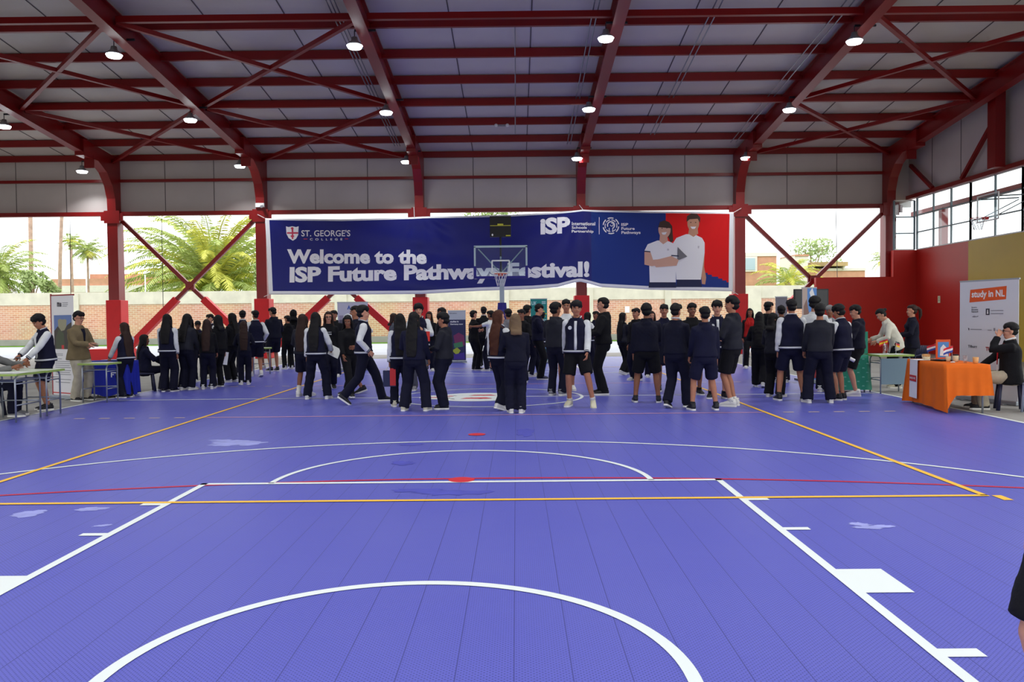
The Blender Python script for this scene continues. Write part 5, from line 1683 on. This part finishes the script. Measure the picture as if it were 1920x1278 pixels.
# white sheet hanging over the court side of the orange cloth
m = MB(); xs = -.31 - .05
m.add([(xs, .24, .763), (xs, .62, .763), (xs - .012, .62, .12), (xs - .012, .24, .12), (xs + .34, .62, .763), (xs + .34, .24, .763)], [(0, 1, 2, 3)], 0)
m.add([(xs, .24, .764), (xs + .3, .24, .764), (xs + .3, .62, .764), (xs, .62, .764)], [(0, 1, 2, 3)], 0)
m.add([(xs - .014, .27, .5), (xs - .014, .59, .5), (xs - .015, .59, .40), (xs - .015, .27, .40)], [(0, 1, 2, 3)], 1)
sh = m.build('paper_sheet', [M_PAPER, M_PRED], loc=ctr); sh.rotation_euler = (0, 0, ang); tag(sh, 'white sheet with a red title strip hanging on the orange cloth', 'sheet')
md = sh.modifiers.new('t', 'SOLIDIFY'); md.thickness = .002
V, F = fit_text('study in NL', -.575, .425, -.285, .475, bold=.02); MB().add([(xs - .018, -x, y) for x, y in V], [f[::-1] for f in F]).build('lettering', M_PAPER, sh)


def ontable(dx, dy, z=.757):
    p = ctr + rotz(ang) @ Vector((dx, dy, 0)); p.z = z; return p


def flag(loc, rz, cols, label, hgt=.24, tilt=.15):
    o = empty('table_flag', loc, rz); tag(o, label, 'flag')
    m = MB(); m.add(*loft([((0, 0, 0), .035, .035), ((0, 0, .012), .03, .03), ((0, 0, .016), .008, .008)], 12, 2)); m.build('base', M_WHITE, o, True)
    m = MB(); m.tube([(0, 0, .01), (tilt*.2, 0, hgt)], .004, 6); m.build('pole', M_GREY, o)
    m = MB(); n = 8; hh = .10
    for k, _ in enumerate(cols):
        z1_, z0_ = hgt - hh*k/len(cols), hgt - hh*(k+1)/len(cols)
        for i in range(n):
            xa, xb = .006 + .15*i/n, .006 + .15*(i+1)/n
            f = lambda x: .014*math.sin(x*45); dz = lambda x: -.35*x
            m.add([(xa, f(xa), z0_ + dz(xa)), (xb, f(xb), z0_ + dz(xb)), (xb, f(xb), z1_ + dz(xb)), (xa, f(xa), z1_ + dz(xa))], [(0, 1, 2, 3)], k)
    fo = m.build('cloth', cols, o); md = fo.modifiers.new('t', 'SOLIDIFY'); md.thickness = .003
    return o


M_FR, M_FW, M_FB = mat('flag_red', (206, 36, 46), .6), mat('flag_white', (230, 230, 230), .6), mat('flag_blue', (40, 70, 160), .6)
M_FY = mat('flag_yellow', (236, 190, 30), .6)
flag(ontable(.10, .70), PI*.85, [M_FR, M_FW, M_FB], 'red white and blue paper flag beside the orange photo frame', .27)
flag(ontable(-.02, -.35), PI*1.0, [M_FR, M_FW, M_FB], 'red white and blue paper flag in front of the stall banner', .27)
o = empty('photo_frame', ontable(.12, .48), .05); tag(o, 'orange photo frame with a blue and white picture on the orange table', 'photo frame')
m = MB(); m.box((0, 0, .17), (.25, .018, .34)); m.build('frame', M_PORA, o, bevel=.004)
m = MB(); m.add([(-.095, -.0105, .04), (.095, -.0105, .04), (.095, -.0105, .30), (-.095, -.0105, .30)], [(0, 1, 2, 3)], 0); m.add([(-.06, -.012, .07), (.085, -.012, .06), (.06, -.012, .2), (0, -.012, .26), (-.05, -.012, .2)], [(0, 1, 2, 3, 4)], 1); m.build('picture', [mat('picture_blue', (86, 140, 200), .5), M_FW], o)
m = MB(); m.bar((0, .01, .28), (0, .13, .005), .03, .008); m.build('stand', M_BLACK, o)
o = empty('laptop', ontable(.0, .12), .4); tag(o, 'flat closed black laptop on the orange table', 'laptop')
MB().box((0, 0, .011), (.33, .23, .014)).build('base', M_BLACK, o, bevel=.004); MB().box((0, 0, .023), (.33, .23, .008)).build('lid', mat('laptop_lid', (36, 34, 36), .4), o, bevel=.003)


def cup(loc, r, h, mt, name, label, cat, group=None, lid=None):
    o = empty(name, loc); tag(o, label, cat, group)
    m = MB(); n = 16
    prof = [(r*.75, 0), (r*.85, h*.3), (r, h), (r*.92, h), (r*.75, h*.3), (r*.6, h*.08)]
    V = []
    for q, z in prof:
        V += [(q*math.cos(2*PI*j/n), q*math.sin(2*PI*j/n), z) for j in range(n)]
    m.add(V, ring_faces(len(prof), n) + [tuple(range(n))[::-1], tuple(range((len(prof)-1)*n, len(prof)*n))]); m.build('bowl' if name == 'bowl' else 'body', mt, o, True)
    if lid:
        m = MB(); m.add(*loft([((0, 0, h), r*.98, r*.98), ((0, 0, h + .02), r*.9, r*.9)], 16, 2)); m.build('lid', lid, o, True)
    return o


M_CERAM = mat('ceramic_cream', (214, 196, 160), .4); M_CLEAR = glass_mat('clear_plastic', (.92, .94, .95), .15)
cup(ontable(-.10, .62), .07, .07, M_CERAM, 'bowl', 'cream bowl of sweets left of the photo frame', 'bowl', None, mat('sweets', (206, 150, 90), .6, noise=.4, nscale=60))
cup(ontable(-.18, .36), .06, .06, M_CERAM, 'bowl', 'cream bowl in front of the photo frame', 'bowl', None, mat('sweets', (206, 150, 90), .6))
cup(ontable(.10, -.14), .045, .10, M_CERAM, 'cup', 'cream cup with a black lid beside the laptop', 'cup', None, M_BLACK)
cup(ontable(.02, -.04), .04, .08, M_CERAM, 'cup', 'cream cup without a lid beside the laptop', 'cup')
cup(ontable(.10, -.52), .035, .12, M_CLEAR, 'tumbler', 'clear tumbler behind the nearer paper flag', 'tumbler')
cup(ontable(.20, -.66), .045, .10, mat('tumbler_amber', (216, 160, 96), .3), 'tumbler', 'amber tumbler at the right end of the orange table', 'tumbler')
# things on the desk with the blue panel
o = empty('info_board', (7.35, 14.30, .755), -.05); tag(o, 'green information board standing on the draped table by the white blazer woman', 'board')
a = MB(); a.box((0, 0, .22), (.28, .02, .44)); a.build('panel', M_TEALG, o)
m = MB()
for z, x0, x1, k in ((.27, -.08, .09, 0), (.235, -.08, .09, 0), (.18, -.06, .07, 1), (.39, -.09, -.04, 0)):
    m.add([(x0, -.012, z), (x1, -.012, z), (x1, -.012, z + .02), (x0, -.012, z + .02)], [(0, 1, 2, 3)], k)
m.build('printed_lines', [mat('teal_pale', (96, 170, 150), .6), M_PRED], o)
m = MB(); m.bar((0, .01, .36), (0, .16, .005), .04, .01); m.build('stand', M_BLACK, o)
flag((7.80, 14.10, .755), PI*.9, [M_FR, M_FY, M_FR], 'red and yellow table flag on the desk of the white blazer woman', .30)
flag((7.93, 14.04, .755), PI*.2, [M_BLACK, M_FR, M_FY], 'black red and yellow table flag on the desk of the white blazer woman', .26)


def bottle(loc, r, h, mt, capm, label):
    o = empty('bottle', loc); tag(o, label, 'bottle')
    m = MB(); m.add(*loft([((0, 0, 0), r*.9, r*.9), ((0, 0, .01), r, r), ((0, 0, h*.78), r, r), ((0, 0, h*.88), r*.6, r*.6)], 16, 2)); m.build('body', mt, o, True)
    m = MB(); m.add(*loft([((0, 0, h*.88), r*.65, r*.65), ((0, 0, h), r*.6, r*.6)], 14, 2)); m.tube([(0, 0, h), (0, 0, h + .03)], r*.2, 6); m.build('cap', capm, o, True)
    return o


bottle((7.70, 14.02, .755), .03, .2, M_CLEAR, M_WHITE, 'clear water bottle on the desk of the white blazer woman')
g = onZ(1286, 759); bottle((g.x, g.y, 0), .042, .27, mat('bottle_navy', (30, 36, 90), .35), M_BLACK, 'navy water bottle standing on the floor between the boys in the right group')


def sheet(loc, w, h, label, rz=0.0, tilt=0.0, name='paper', m_=None, thick=.003, cat='paper'):
    o = MB().box((0, 0, 0), (w, h, thick)).build(name, m_ or M_PAPER, loc=loc); o.rotation_euler = (tilt, 0, rz); tag(o, label, cat); return o


sheet((-7.45, 10.95, .756), .5, .34, 'white papers spread on the left edge desk', .2)
sheet((-7.45, 13.80, .756), .30, .22, 'white paper on the desk before the tan blazer man', .2)
sheet((-7.75, 14.75, .762), .34, .24, 'pale blue leaflet on the blue draped table', -.3, m_=mat('leaflet_blue', (150, 180, 220), .6), name='leaflet', cat='leaflet')
sheet((7.15, 14.42, .762), .3, .22, 'white papers on the green draped table', .1)
sheet((7.56, 22.5, .756), .2, .2, 'white paper on the small desk of the red waistcoat woman', .1)
# ------------------------------------------------------------------ things in hands


def held(key, side, w, h, t, mt, name, label, cat, rot=(0, 0, 0), off=(0, 0, 0)):
    p = HAND[key][side] + Vector(off)
    o = MB().box((0, 0, 0), (w, t, h)).build(name, mt, loc=p, bevel=.002); o.rotation_euler = rot; tag(o, label, cat); return o


held('desk_boy', 1, .075, .15, .009, mat('phone_grey', (130, 134, 140), .3), 'phone', 'grey phone in the hand of the boy behind the left desks', 'phone', (1.3, 0, .8))
held('tan_man', 1, .075, .15, .009, M_BLACK, 'phone', 'black phone in the hand of the tan blazer man', 'phone', (1.2, 0, -1.4))
held('papers', 1, .15, .30, .008, M_PAPER, 'paper', 'white papers hanging from the hand of the bobbed person at the left tables', 'paper', (0, .15, .6), (0, 0, -.08))
held('left_varsity', 1, .22, .31, .008, M_PAPER, 'folder', 'white folder held by the varsity girl of the left centre group', 'folder', (-.9, .5, .3), (.05, .02, 0))
held('folder_boy', 1, .31, .22, .012, mat('folder_red', (196, 34, 26), .5), 'folder', 'red folder held by the boy facing the camera in the middle', 'folder', (.35, 0, PI + .1), (.08, -.05, .02))
held('orange_boy', 1, .22, .30, .012, mat('folder_orange', (230, 76, 22), .5), 'folder', 'orange folder read by the boy right of the hoop', 'folder', (.5, .4, 1.4), (-.05, -.04, .03))
held('grey_hair', 1, .22, .31, .006, M_PAPER, 'paper', 'white papers held by the grey haired person', 'paper', (.6, .3, 2.6), (0, -.04, .05))
held('r_bob', 1, .21, .30, .006, M_PAPER, 'paper', 'white paper held by the bobbed girl at the right tables', 'paper', (.5, 0, .4))
held('long_far', 1, .21, .28, .010, M_PRED, 'folder', 'red folder held by the girl with very long hair', 'folder', (.3, 0, .3), (.03, 0, .02))
p = HAND['r_profile'][1]
o = MB().tube([p + Vector((-.10, -.02, .06)), p + Vector((.12, -.04, -.06))], .032, 12).build('rolled_paper', M_PAPER, smooth=True); tag(o, 'rolled white paper in the hand of the boy in varsity jacket and shorts', 'paper')
# bag carried by the left one of the pair
p = HAND['twin_l'][-1]
o = empty('gift_bag', (p.x, p.y - .01, p.z - .36), .1); tag(o, 'dark paper gift bag with a red side carried by the girl of the pair', 'bag')
m = MB(); m.box((0, 0, .14), (.22, .12, .28), 0); m.build('bag_body', M_PNAVY, o)
m = MB(); m.box((.06, -.063, .17), (.10, .004, .3)); m.build('red_side', M_PRED, o)
m = MB(); m.tube([(-.06, 0, .28), (-.03, 0, .35), (.03, 0, .35), (.06, 0, .28)], .006, 6); m.build('handle', M_PAPER, o)
# ------------------------------------------------------------------ chairs and stools
M_CHAIR = mat('chair_navy', (34, 36, 66), .45); M_CHAIRL = mat('chair_pale', (140, 150, 176), .45)


def plastic_chair(loc, rz, mt, label):
    o = empty('plastic_chair', loc, rz); tag(o, label, 'chair')
    m = MB(); m.box((0, 0, .44), (.44, .42, .03)); m.build('seat', mt, o, bevel=.012)
    m = MB(); n = 9
    for k in range(n - 1):
        a, b_ = -.21 + .42*k/(n-1), -.21 + .42*(k+1)/(n-1)
        f = lambda x: -.20 - .05 + 1.0*x*x
        m.add([(a, f(a), .46), (b_, f(b_), .46), (b_*.85, f(b_) - .1, .84), (a*.85, f(a) - .1, .84)], [(0, 1, 2, 3)])
    bo = m.build('backrest', mt, o, True); md = bo.modifiers.new('t', 'SOLIDIFY'); md.thickness = .018
    for sx in (-1, 1):
        for sy in (-1, 1):
            m = MB(); m.tube([(sx*.22, sy*.21, 0), (sx*.19, sy*.18, .44)], [.02, .028], 8); m.build('leg', mt, o, True)
        m = MB(); m.tube([(sx*.22, .16, .44), (sx*.24, .14, .64), (sx*.24, -.05, .66), (sx*.2, -.22, .64)], .018, 7); m.build('armrest', mt, o, True)
    return o


def stool(loc, rz, mt, label, h=.45):
    o = empty('plastic_stool', loc, rz); tag(o, label, 'stool')
    m = MB(); m.box((0, 0, h - .02), (.34, .34, .04)); m.build('seat', mt, o, bevel=.012)
    for sx in (-1, 1):
        for sy in (-1, 1):
            m = MB(); m.tube([(sx*.18, sy*.18, 0), (sx*.14, sy*.14, h - .03)], [.032, .028], 6); m.build('leg', mt, o, True)
    return o


g = onZ(1893, 768); stool((g.x, g.y, 0), math.radians(66), M_CHAIR, 'dark blue plastic stool under the seated man')
g = onZ(1952, 776); plastic_chair((g.x, g.y, 0), 1.2, M_CHAIRL, 'pale blue plastic chair cut by the right edge of the photo')
g = onZ(1722, 724); plastic_chair((g.x + .1, g.y + .5, 0), 1.9, M_CHAIR, 'dark plastic chair behind the woman with the ponytail')
g = onZ(273, 733); stool((g.x, g.y, 0), math.radians(-60), M_CHAIR, 'dark stool under the girl seated at the left tables', .42)
g = onZ(-22, 781); stool((g.x, g.y, 0), math.radians(-80), M_CHAIR, 'dark stool under the person in the plaid jacket', .44)


def rollup(px0, yt0, px1, yt1, Y0, Y1, hgt, label, panelm, items, mats, edge=None, name='roll_up_banner'):
    """stand-up banner; items are drawn in banner units: u 0..1 across, v 0..1 from the top"""
    a, b = onY(px0, 600, Y0), onY(px1, 600, Y1); a.z = b.z = 0
    c = (a + b)/2; d = b - a; w = d.length; rz = math.atan2(d.y, d.x)
    o = empty(name, c, rz); tag(o, label, 'banner')
    m = MB(); m.box((0, 0, hgt/2 + .04), (w, .008, hgt - .08)); m.build('panel', panelm, o)
    m = MB(); m.box((0, .01, hgt), (w + .02, .03, .03)); m.build('top_bar', edge or M_GREY, o, bevel=.005)
    m = MB(); m.box((0, .0, .04), (w + .06, .14, .07)); m.box((-w*.35, 0, .01), (.06, .3, .02)); m.box((w*.35, 0, .01), (.06, .3, .02)); m.build('base', M_GREY, o, bevel=.01)
    m = MB(); m.tube([(0, .02, .05), (0, .02, hgt)], .01, 6); m.build('back_pole', M_GREY, o)
    if edge:
        m = MB(); m.box((-w/2 - .012, 0, hgt/2 + .03), (.03, .02, hgt)); m.build('side_edge', edge, o)
    if items:
        m = MB(); k_ = 0
        for it in items:
            k_ += 1; yy = -.006 - .0004*k_
            if it[0] == 'r':
                _, u0, v0, u1, v1, mi = it
                P4 = [(u0, v1), (u1, v1), (u1, v0), (u0, v0)]
                m.add([((u - .5)*w, yy, (1 - v)*(hgt - .08) + .08) for u, v in P4], [(0, 1, 2, 3)], mi)
            elif it[0] == 'p':
                m.add([((u - .5)*w, yy, (1 - v)*(hgt - .08) + .08) for u, v in it[1]], [tuple(range(len(it[1])))], it[2])
            else:
                _, s, u0, v0, u1, v1, mi, bo = it
                V, F = fit_text(s, u0, v1, u1, v0, bold=bo)
                m.add([((u - .5)*w, yy - .001, (1 - v)*(hgt - .08) + .08) for u, v in V], F, mi)
        m.build('printed_graphics', mats, o)
    return o


def lines(u0, u1, vs, mi, h=.006):
    return [('r', u0, v, u1 - (.05 if i % 3 == 2 else 0), v + h, mi) for i, v in enumerate(vs)]


M_PH1 = mat('photo_sky', (96, 120, 176), .6); M_PH2 = mat('photo_stone', (150, 146, 120), .6); M_PH3 = mat('photo_dark', (58, 50, 46), .6); M_PH4 = mat('photo_green', (66, 74, 50), .6)
rollup(97, 551, 138, 555, 14.6, 14.2, 2.08, 'white roll up banner with a castle photo and red edge behind the tan blazer man', mat('banner_white2', (226, 224, 228), .5),
       [('t', 'm', .28, .07, .40, .115, 0, .05), ('t', 'ii', .41, .075, .48, .115, 0, .05)] + lines(.52, .78, (.075, .092, .108), 1) +
       [('r', .12, .20, .92, .54, 2), ('p', [(.3, .25), (.4, .235), (.5, .245), (.62, .24), (.7, .25), (.68, .33), (.6, .36), (.4, .36), (.32, .34)], 3), ('p', [(.12, .36), (.3, .31), (.45, .36), (.6, .35), (.72, .30), (.92, .27), (.92, .54), (.12, .54)], 4), ('p', [(.2, .42), (.34, .34), (.56, .38), (.6, .54), (.2, .54)], 5), ('r', .45, .5, .56, .54, 6)] +
       lines(.14, .5, (.585, .60, .635), 1) + lines(.14, .85, (.66, .68, .70, .72, .75, .77, .79, .84, .87), 1) + [('r', 0, .975, 1, .985, 6)],
       [M_LETTER, mat('print_grey', (140, 140, 146), .6), M_PH1, M_PH2, M_PH3, M_PH4, M_PRED], edge=mat('banner_edge_red', (150, 20, 34), .5))
rollup(1800, 526, 1910, 519, 12.75, 11.6, 2.10, 'large white stall banner with an orange title behind the seated man', mat('banner_white3', (214, 218, 222), .5),
       [('p', [(.19, .075), (.81, .055), (.80, .165), (.175, .185)], 0), ('t', 'study in NL', .215, .085, .78, .16, 1, .03)] +
       [('t', 'Pioneering', .215, .222, .31, .236, 2, .02), ('t', 'Education', .215, .24, .33, .254, 2, .02), ('t', 'Network', .215, .258, .335, .272, 2, .02)] +
       [('p', [(.22, .31), (.26, .30), (.30, .306), (.34, .30), (.33, .31), (.26, .315)], 3), ('r', .465, .24, .53, .295, 2), ('p', [(.49, .25), (.505, .25), (.51, .285), (.485, .285)], 1)] + lines(.55, .76, (.255, .28), 3) +
       [('p', [(.155, .405), (.18, .41), (.175, .43), (.165, .425)], 2)] + lines(.20, .40, (.415,), 3) + lines(.50, .57, (.42,), 3) + lines(.65, .74, (.42,), 3) + [('p', [(.60, .405), (.63, .405), (.625, .43), (.605, .43)], 3)] +
       [('t', 'Tilburg', .16, .555, .32, .585, 2, .02), ('t', 'TU/e', .47, .565, .62, .60, 4, .03)] + lines(.16, .40, (.9,), 3),
       [M_PORA, M_PAPER, M_LETTER, mat('print_grey', (140, 140, 146), .6), mat('print_maroon', (150, 50, 44), .6)])
rollup(633, 566, 690, 566, 22.6, 22.6, 2.05, 'pale banner with a purple grey mountain photo behind the walking varsity boy', mat('banner_lilac', (186, 184, 200), .5),
       [('p', [(.32, .11), (.38, .04), (.44, .11), (.40, .11), (.38, .08), (.36, .11)], 0), ('r', .05, .2, .95, .5, 1), ('p', [(.05, .27), (.3, .25), (.6, .33), (.95, .30), (.95, .5), (.05, .5)], 2), ('p', [(.1, .34), (.3, .31), (.5, .4), (.8, .42), (.5, .46), (.2, .42)], 3)] + lines(.1, .9, (.56, .6, .64, .68, .72), 2),
       [mat('print_blue', (60, 90, 170), .6), mat('photo_mauve', (150, 140, 160), .6), mat('photo_slate', (88, 84, 100), .6), mat('photo_rock', (60, 58, 70), .6)])
rollup(840, 586, 873, 586, 26.3, 26.3, 1.80, 'grey banner with a dark purple picture below, left of the hoop', mat('banner_grey', (176, 182, 190), .5),
       [('t', 'Education', .1, .04, .5, .06, 0, .02), ('r', 0, .18, 1, 1, 1), ('t', 'studies in', .12, .2, .6, .235, 2, .03), ('t', 'Germany now', .12, .255, .85, .29, 2, .03), ('p', [(.3, .5), (.6, .44), (.9, .5), (.95, .7), (.4, .72)], 3), ('p', [(.3, .66), (.8, .62), (.85, .72), (.35, .75)], 4), ('p', [(.2, .8), (.5, .74), (.7, .8), (.5, .9)], 5), ('p', [(.3, .88), (.9, .84), (.95, .98), (.3, .98)], 6)],
       [M_LETTER, mat('print_indigo', (44, 46, 84), .6), M_PAPER, mat('print_plum', (120, 50, 90), .6), mat('print_green', (70, 130, 90), .6), mat('print_lime', (170, 180, 60), .6), mat('print_violet', (70, 50, 140), .6)])
rollup(995, 560, 1026, 560, 25.4, 25.4, 2.16, 'tall teal banner with yellow lines right of the hoop', M_TEAL,
       [('t', 'UK', .06, .04, .38, .10, 0, .03), ('r', .68, .04, .92, .055, 0), ('r', .68, .065, .92, .08, 0)] + [('r', .38, .19, .85, .21, 1), ('r', .38, .23, .96, .25, 1), ('r', .55, .28, .9, .295, 1)] + lines(.5, .95, (.33, .35, .37), 0, .01) + [('r', .45, .55, .98, .8, 2)],
       [mat('print_pale', (170, 206, 206), .6), mat('print_yellowgreen', (196, 206, 70), .6), mat('print_sky', (120, 160, 200), .6)])
rollup(1504, 543, 1531, 543, 16.4, 16.4, 2.14, 'blue photo banner standing over the heads at the right tables', mat('photo_blue', (90, 140, 206), .5),
       [('p', [(.0, .0), (.35, .0), (.4, .5), (0, .6)], 0), ('p', [(.1, .2), (.3, .12), (.5, .3), (.4, .6), (.1, .7)], 1), ('p', [(.5, .05), (.7, .0), (.9, .1), (.7, .16)], 2), ('r', .0, .6, 1, .98, 3)],
       [mat('photo_haze', (190, 170, 160), .6), mat('photo_tower', (140, 110, 100), .6), M_PAPER, mat('photo_base', (170, 60, 60), .6)])
rollup(1454, 554, 1476, 554, 21.5, 21.5, 2.06, 'plain grey banner against the brick wall left of the red corner wall', mat('banner_slate', (110, 108, 118), .5), [('r', .05, .7, .95, .95, 0)], [mat('print_greydark', (84, 84, 94), .6)])
# display screen on a stand
a, b = onY(1488, 548, 17.2), onY(1553, 572, 17.2)
o = empty('display_screen', ((a.x + b.x)/2, 17.2, 0)); tag(o, 'black display screen on a stand behind the right tables', 'screen')
m = MB(); m.box((0, 0, (a.z + b.z)/2), (b.x - a.x, .05, .46)); m.build('housing', M_BLACK, o, bevel=.006)
m = MB(); m.box((0, -.027, (a.z + b.z)/2), (b.x - a.x - .05, .006, .41)); m.build('panel', mat('screen_dark', (30, 32, 34), .2), o)
m = MB(); m.tube([(0, .04, .02), (0, .04, a.z)], .025, 8); m.box((0, .04, .02), (.6, .45, .04)); m.build('stand', M_DARKMET, o)
# exit sign on the right wall
p = onX(1761, 561, XW - .01)
o = empty('exit_sign', p); tag(o, 'small white exit sign with a green arrow on the red side wall', 'sign')
MB().box((-.005, 0, 0), (.012, .16, .26)).build('plate', mat('sign_cream', (224, 222, 190), .5), o)
m = MB(); m.add([(-.013, .03, .0), (-.013, -.03, .04), (-.013, -.03, -.0)], [(0, 1, 2)]); m.add([(-.013, .04, -.03), (-.013, -.05, -.03), (-.013, -.05, -.05), (-.013, .04, -.05)], [(0, 1, 2, 3)]); m.add([(-.013, .02, .05), (-.013, -.02, .05), (-.013, -.02, .09), (-.013, .02, .09)], [(0, 1, 2, 3)]); m.build('pictogram', mat('sign_green', (30, 120, 60), .5), o)

# ------------------------------------------------------------------ basketball hoops
def hoop(loc, rz, label, Ypole=1.9, clock=True):
    """backboard face looks along -Y; loc is on the floor under the board"""
    o = empty('basketball_hoop', loc, rz); tag(o, label, 'basketball hoop')
    W, B, T = .9, 2.95, 4.02
    m = MB(); m.box((0, 0, (B + T)/2), (2*W - .06, .014, T - B - .06)); m.build('backboard', M_BOARDGLASS, o)
    m = MB(); m.box((-W, 0, (B + T)/2 + .2), (.06, .05, T - B - .4)); m.box((W, 0, (B + T)/2 + .2), (.06, .05, T - B - .4)); m.box((0, 0, T), (2*W + .06, .05, .07)); m.build('board_frame', mat('frame_pale', (176, 196, 196), .4), o)
    m = MB(); m.box((0, 0, B), (2*W + .1, .09, .09)); m.box((-W, 0, B + .18), (.10, .09, .36)); m.box((W, 0, B + .18), (.10, .09, .36)); m.build('board_padding', M_BLUEPAD, o, bevel=.015)
    m = MB(); s = .30
    for x in (-s, s): m.box((x, -.012, B + .36), (.05, .006, .45))
    m.box((0, -.012, B + .58), (.6, .006, .05)); m.box((0, -.012, B + .15), (.6, .006, .05)); m.build('target_square', M_LWHITE, o)
    r = .225; zc = 3.05
    m = MB(); m.tube([(r*math.cos(2*PI*k/24), -.38 + r*math.sin(2*PI*k/24), zc) for k in range(25)], .011, 7); m.box((0, -.09, zc - .03), (.2, .16, .07)); m.build('rim', mat('rim_orange', (196, 70, 36), .5), o)
    m = MB(); n = 12
    for k in range(n):
        for sg in (1, -1):
            pts = []
            for i in range(6):
                t = i/5; a = 2*PI*(k + sg*t*1.5)/n; q = r*(1 - .48*t)
                pts.append((q*math.cos(a), -.38 + q*math.sin(a), zc - .42*t))
            m.tube(pts, .007, 4)
    m.build('net', mat('net_white', (214, 214, 220), .8), o)
    m = MB()
    for sx in (-1, 1):
        m.tube([(sx*.78, .03, T - .08), (0, .35, B + .15)], .022, 6)
    m.tube([(0, .03, B + .1), (0, Ypole, B + .1)], .06, 8); m.tube([(0, .03, B + .7), (0, Ypole, B + .1)], .03, 8); m.build('support_arm', mat('frame_pale', (176, 196, 196), .4), o)
    m = MB(); m.box((0, Ypole, 1.55), (.17, .17, 3.1)); m.build('pole', mat('post_grey', (170, 182, 188), .45), o)
    m = MB(); m.add(*loft([((0, Ypole, .1), .36, .42), ((0, Ypole, 1.6), .34, .3), ((0, Ypole, 1.85), .18, .18), ((0, Ypole, 2.1), .16, .16)], 8, 6)); m.build('post_padding', M_BLUEPAD, o)
    m = MB(); m.box((0, Ypole + .4, .08), (1.2, 1.6, .16)); m.build('base', M_DARKMET, o, bevel=.02)
    if clock:
        m = MB(); m.box((0, .12, 4.72), (.74, .14, .72)); c_ = m.build('shot_clock', M_BLACK, o, bevel=.01)
        m = MB(); m.tube([(0, .2, B + .1), (0, .2, 4.5)], .035, 8); m.build('clock_post', M_BLACK, o)
        m = MB()
        m.box((0, .046, 4.75), (.72, .006, .02)); m.box((0, .046, 4.79), (.2, .006, .05)); m.box((.27, .046, 4.40), (.16, .006, .035)); m.build('yellow_marks', mat('mark_yellow', (206, 204, 60), .5), c_)
        m = MB(); m.add(*loft([((-.28, .047, 4.43), .03, .04, (1, 0, 0), (0, 0, 1)), ((-.28, .043, 4.43), .03, .04, (1, 0, 0), (0, 0, 1))], 12, 2)); m.build('round_mark', M_PAPER, c_)
    return o


p = onY(940, 600, 26.6); hoop((p.x, 26.55, 0), 0, 'glass basketball backboard with net and shot clock in front of the festival banner', 1.9)
# side hoop carried on the right wall
p = onX(1852, 392, XW - 1.25)
o = empty('wall_hoop', (XW - 1.25, p.y, p.z - .35), -PI/2); tag(o, 'small glass basketball board on brackets before the side windows', 'basketball hoop')
m = MB(); m.box((0, 0, .4), (1.1, .012, .75)); m.build('backboard', M_BOARDGLASS, o)
m = MB()
for x in (-.56, .56): m.box((x, 0, .4), (.035, .03, .8))
for z in (.0, .8): m.box((0, 0, z), (1.15, .03, .035))
m.build('board_frame', M_WHITE, o)
m = MB(); m.tube([(.2*math.cos(2*PI*k/20), -.3 + .2*math.sin(2*PI*k/20), .08) for k in range(21)], .011, 6); m.box((0, -.06, .07), (.14, .12, .08)); m.build('rim', M_PRED, o)
m = MB()
for k in range(10):
    for sg in (1, -1):
        m.tube([(.2*(1 - .45*t)*math.cos(2*PI*(k + sg*t*1.5)/10), -.3 + .2*(1 - .45*t)*math.sin(2*PI*(k + sg*t*1.5)/10), .08 - .36*t) for t in (0, .25, .5, .75, 1)], .006, 4)
m.build('net', mat('net_white', (214, 214, 220), .8), o)
m = MB()
for x in (-.4, .4):
    m.tube([(x, .02, .7), (x, 1.2, .75)], .02, 6); m.tube([(x, .02, .1), (x, 1.2, .7)], .015, 6)
m.build('bracket', M_DARKMET, o)
# notice on the brick wall
a = onY(1176, 580, YW); o = MB().box((a.x, YW - .015, a.z), (.3, .03, .42)).build('notice', M_PAPER); tag(o, 'small white notice on the brick wall right of the tall hooded boy', 'notice')
# emergency light and sensors on the roof steel
ye = purl_ys[2]; a = onY(941, 261, ye); a.z = zroof(ye) + PUR_Z + .10 - .12 - .025; o = empty('emergency_light', a); tag(o, 'twin headed emergency light on a roof purlin over the hoop', 'lamp')
m = MB(); m.box((0, 0, 0), (.3, .1, .05)); m.build('housing', M_GREY, o)
for sx in (-1, 1):
    m = MB(); m.add(*ball((sx*.2, -.03, .0), (.07, .07, .06), 10, 8)); m.build('lamp_head', M_WHITE, o, True)
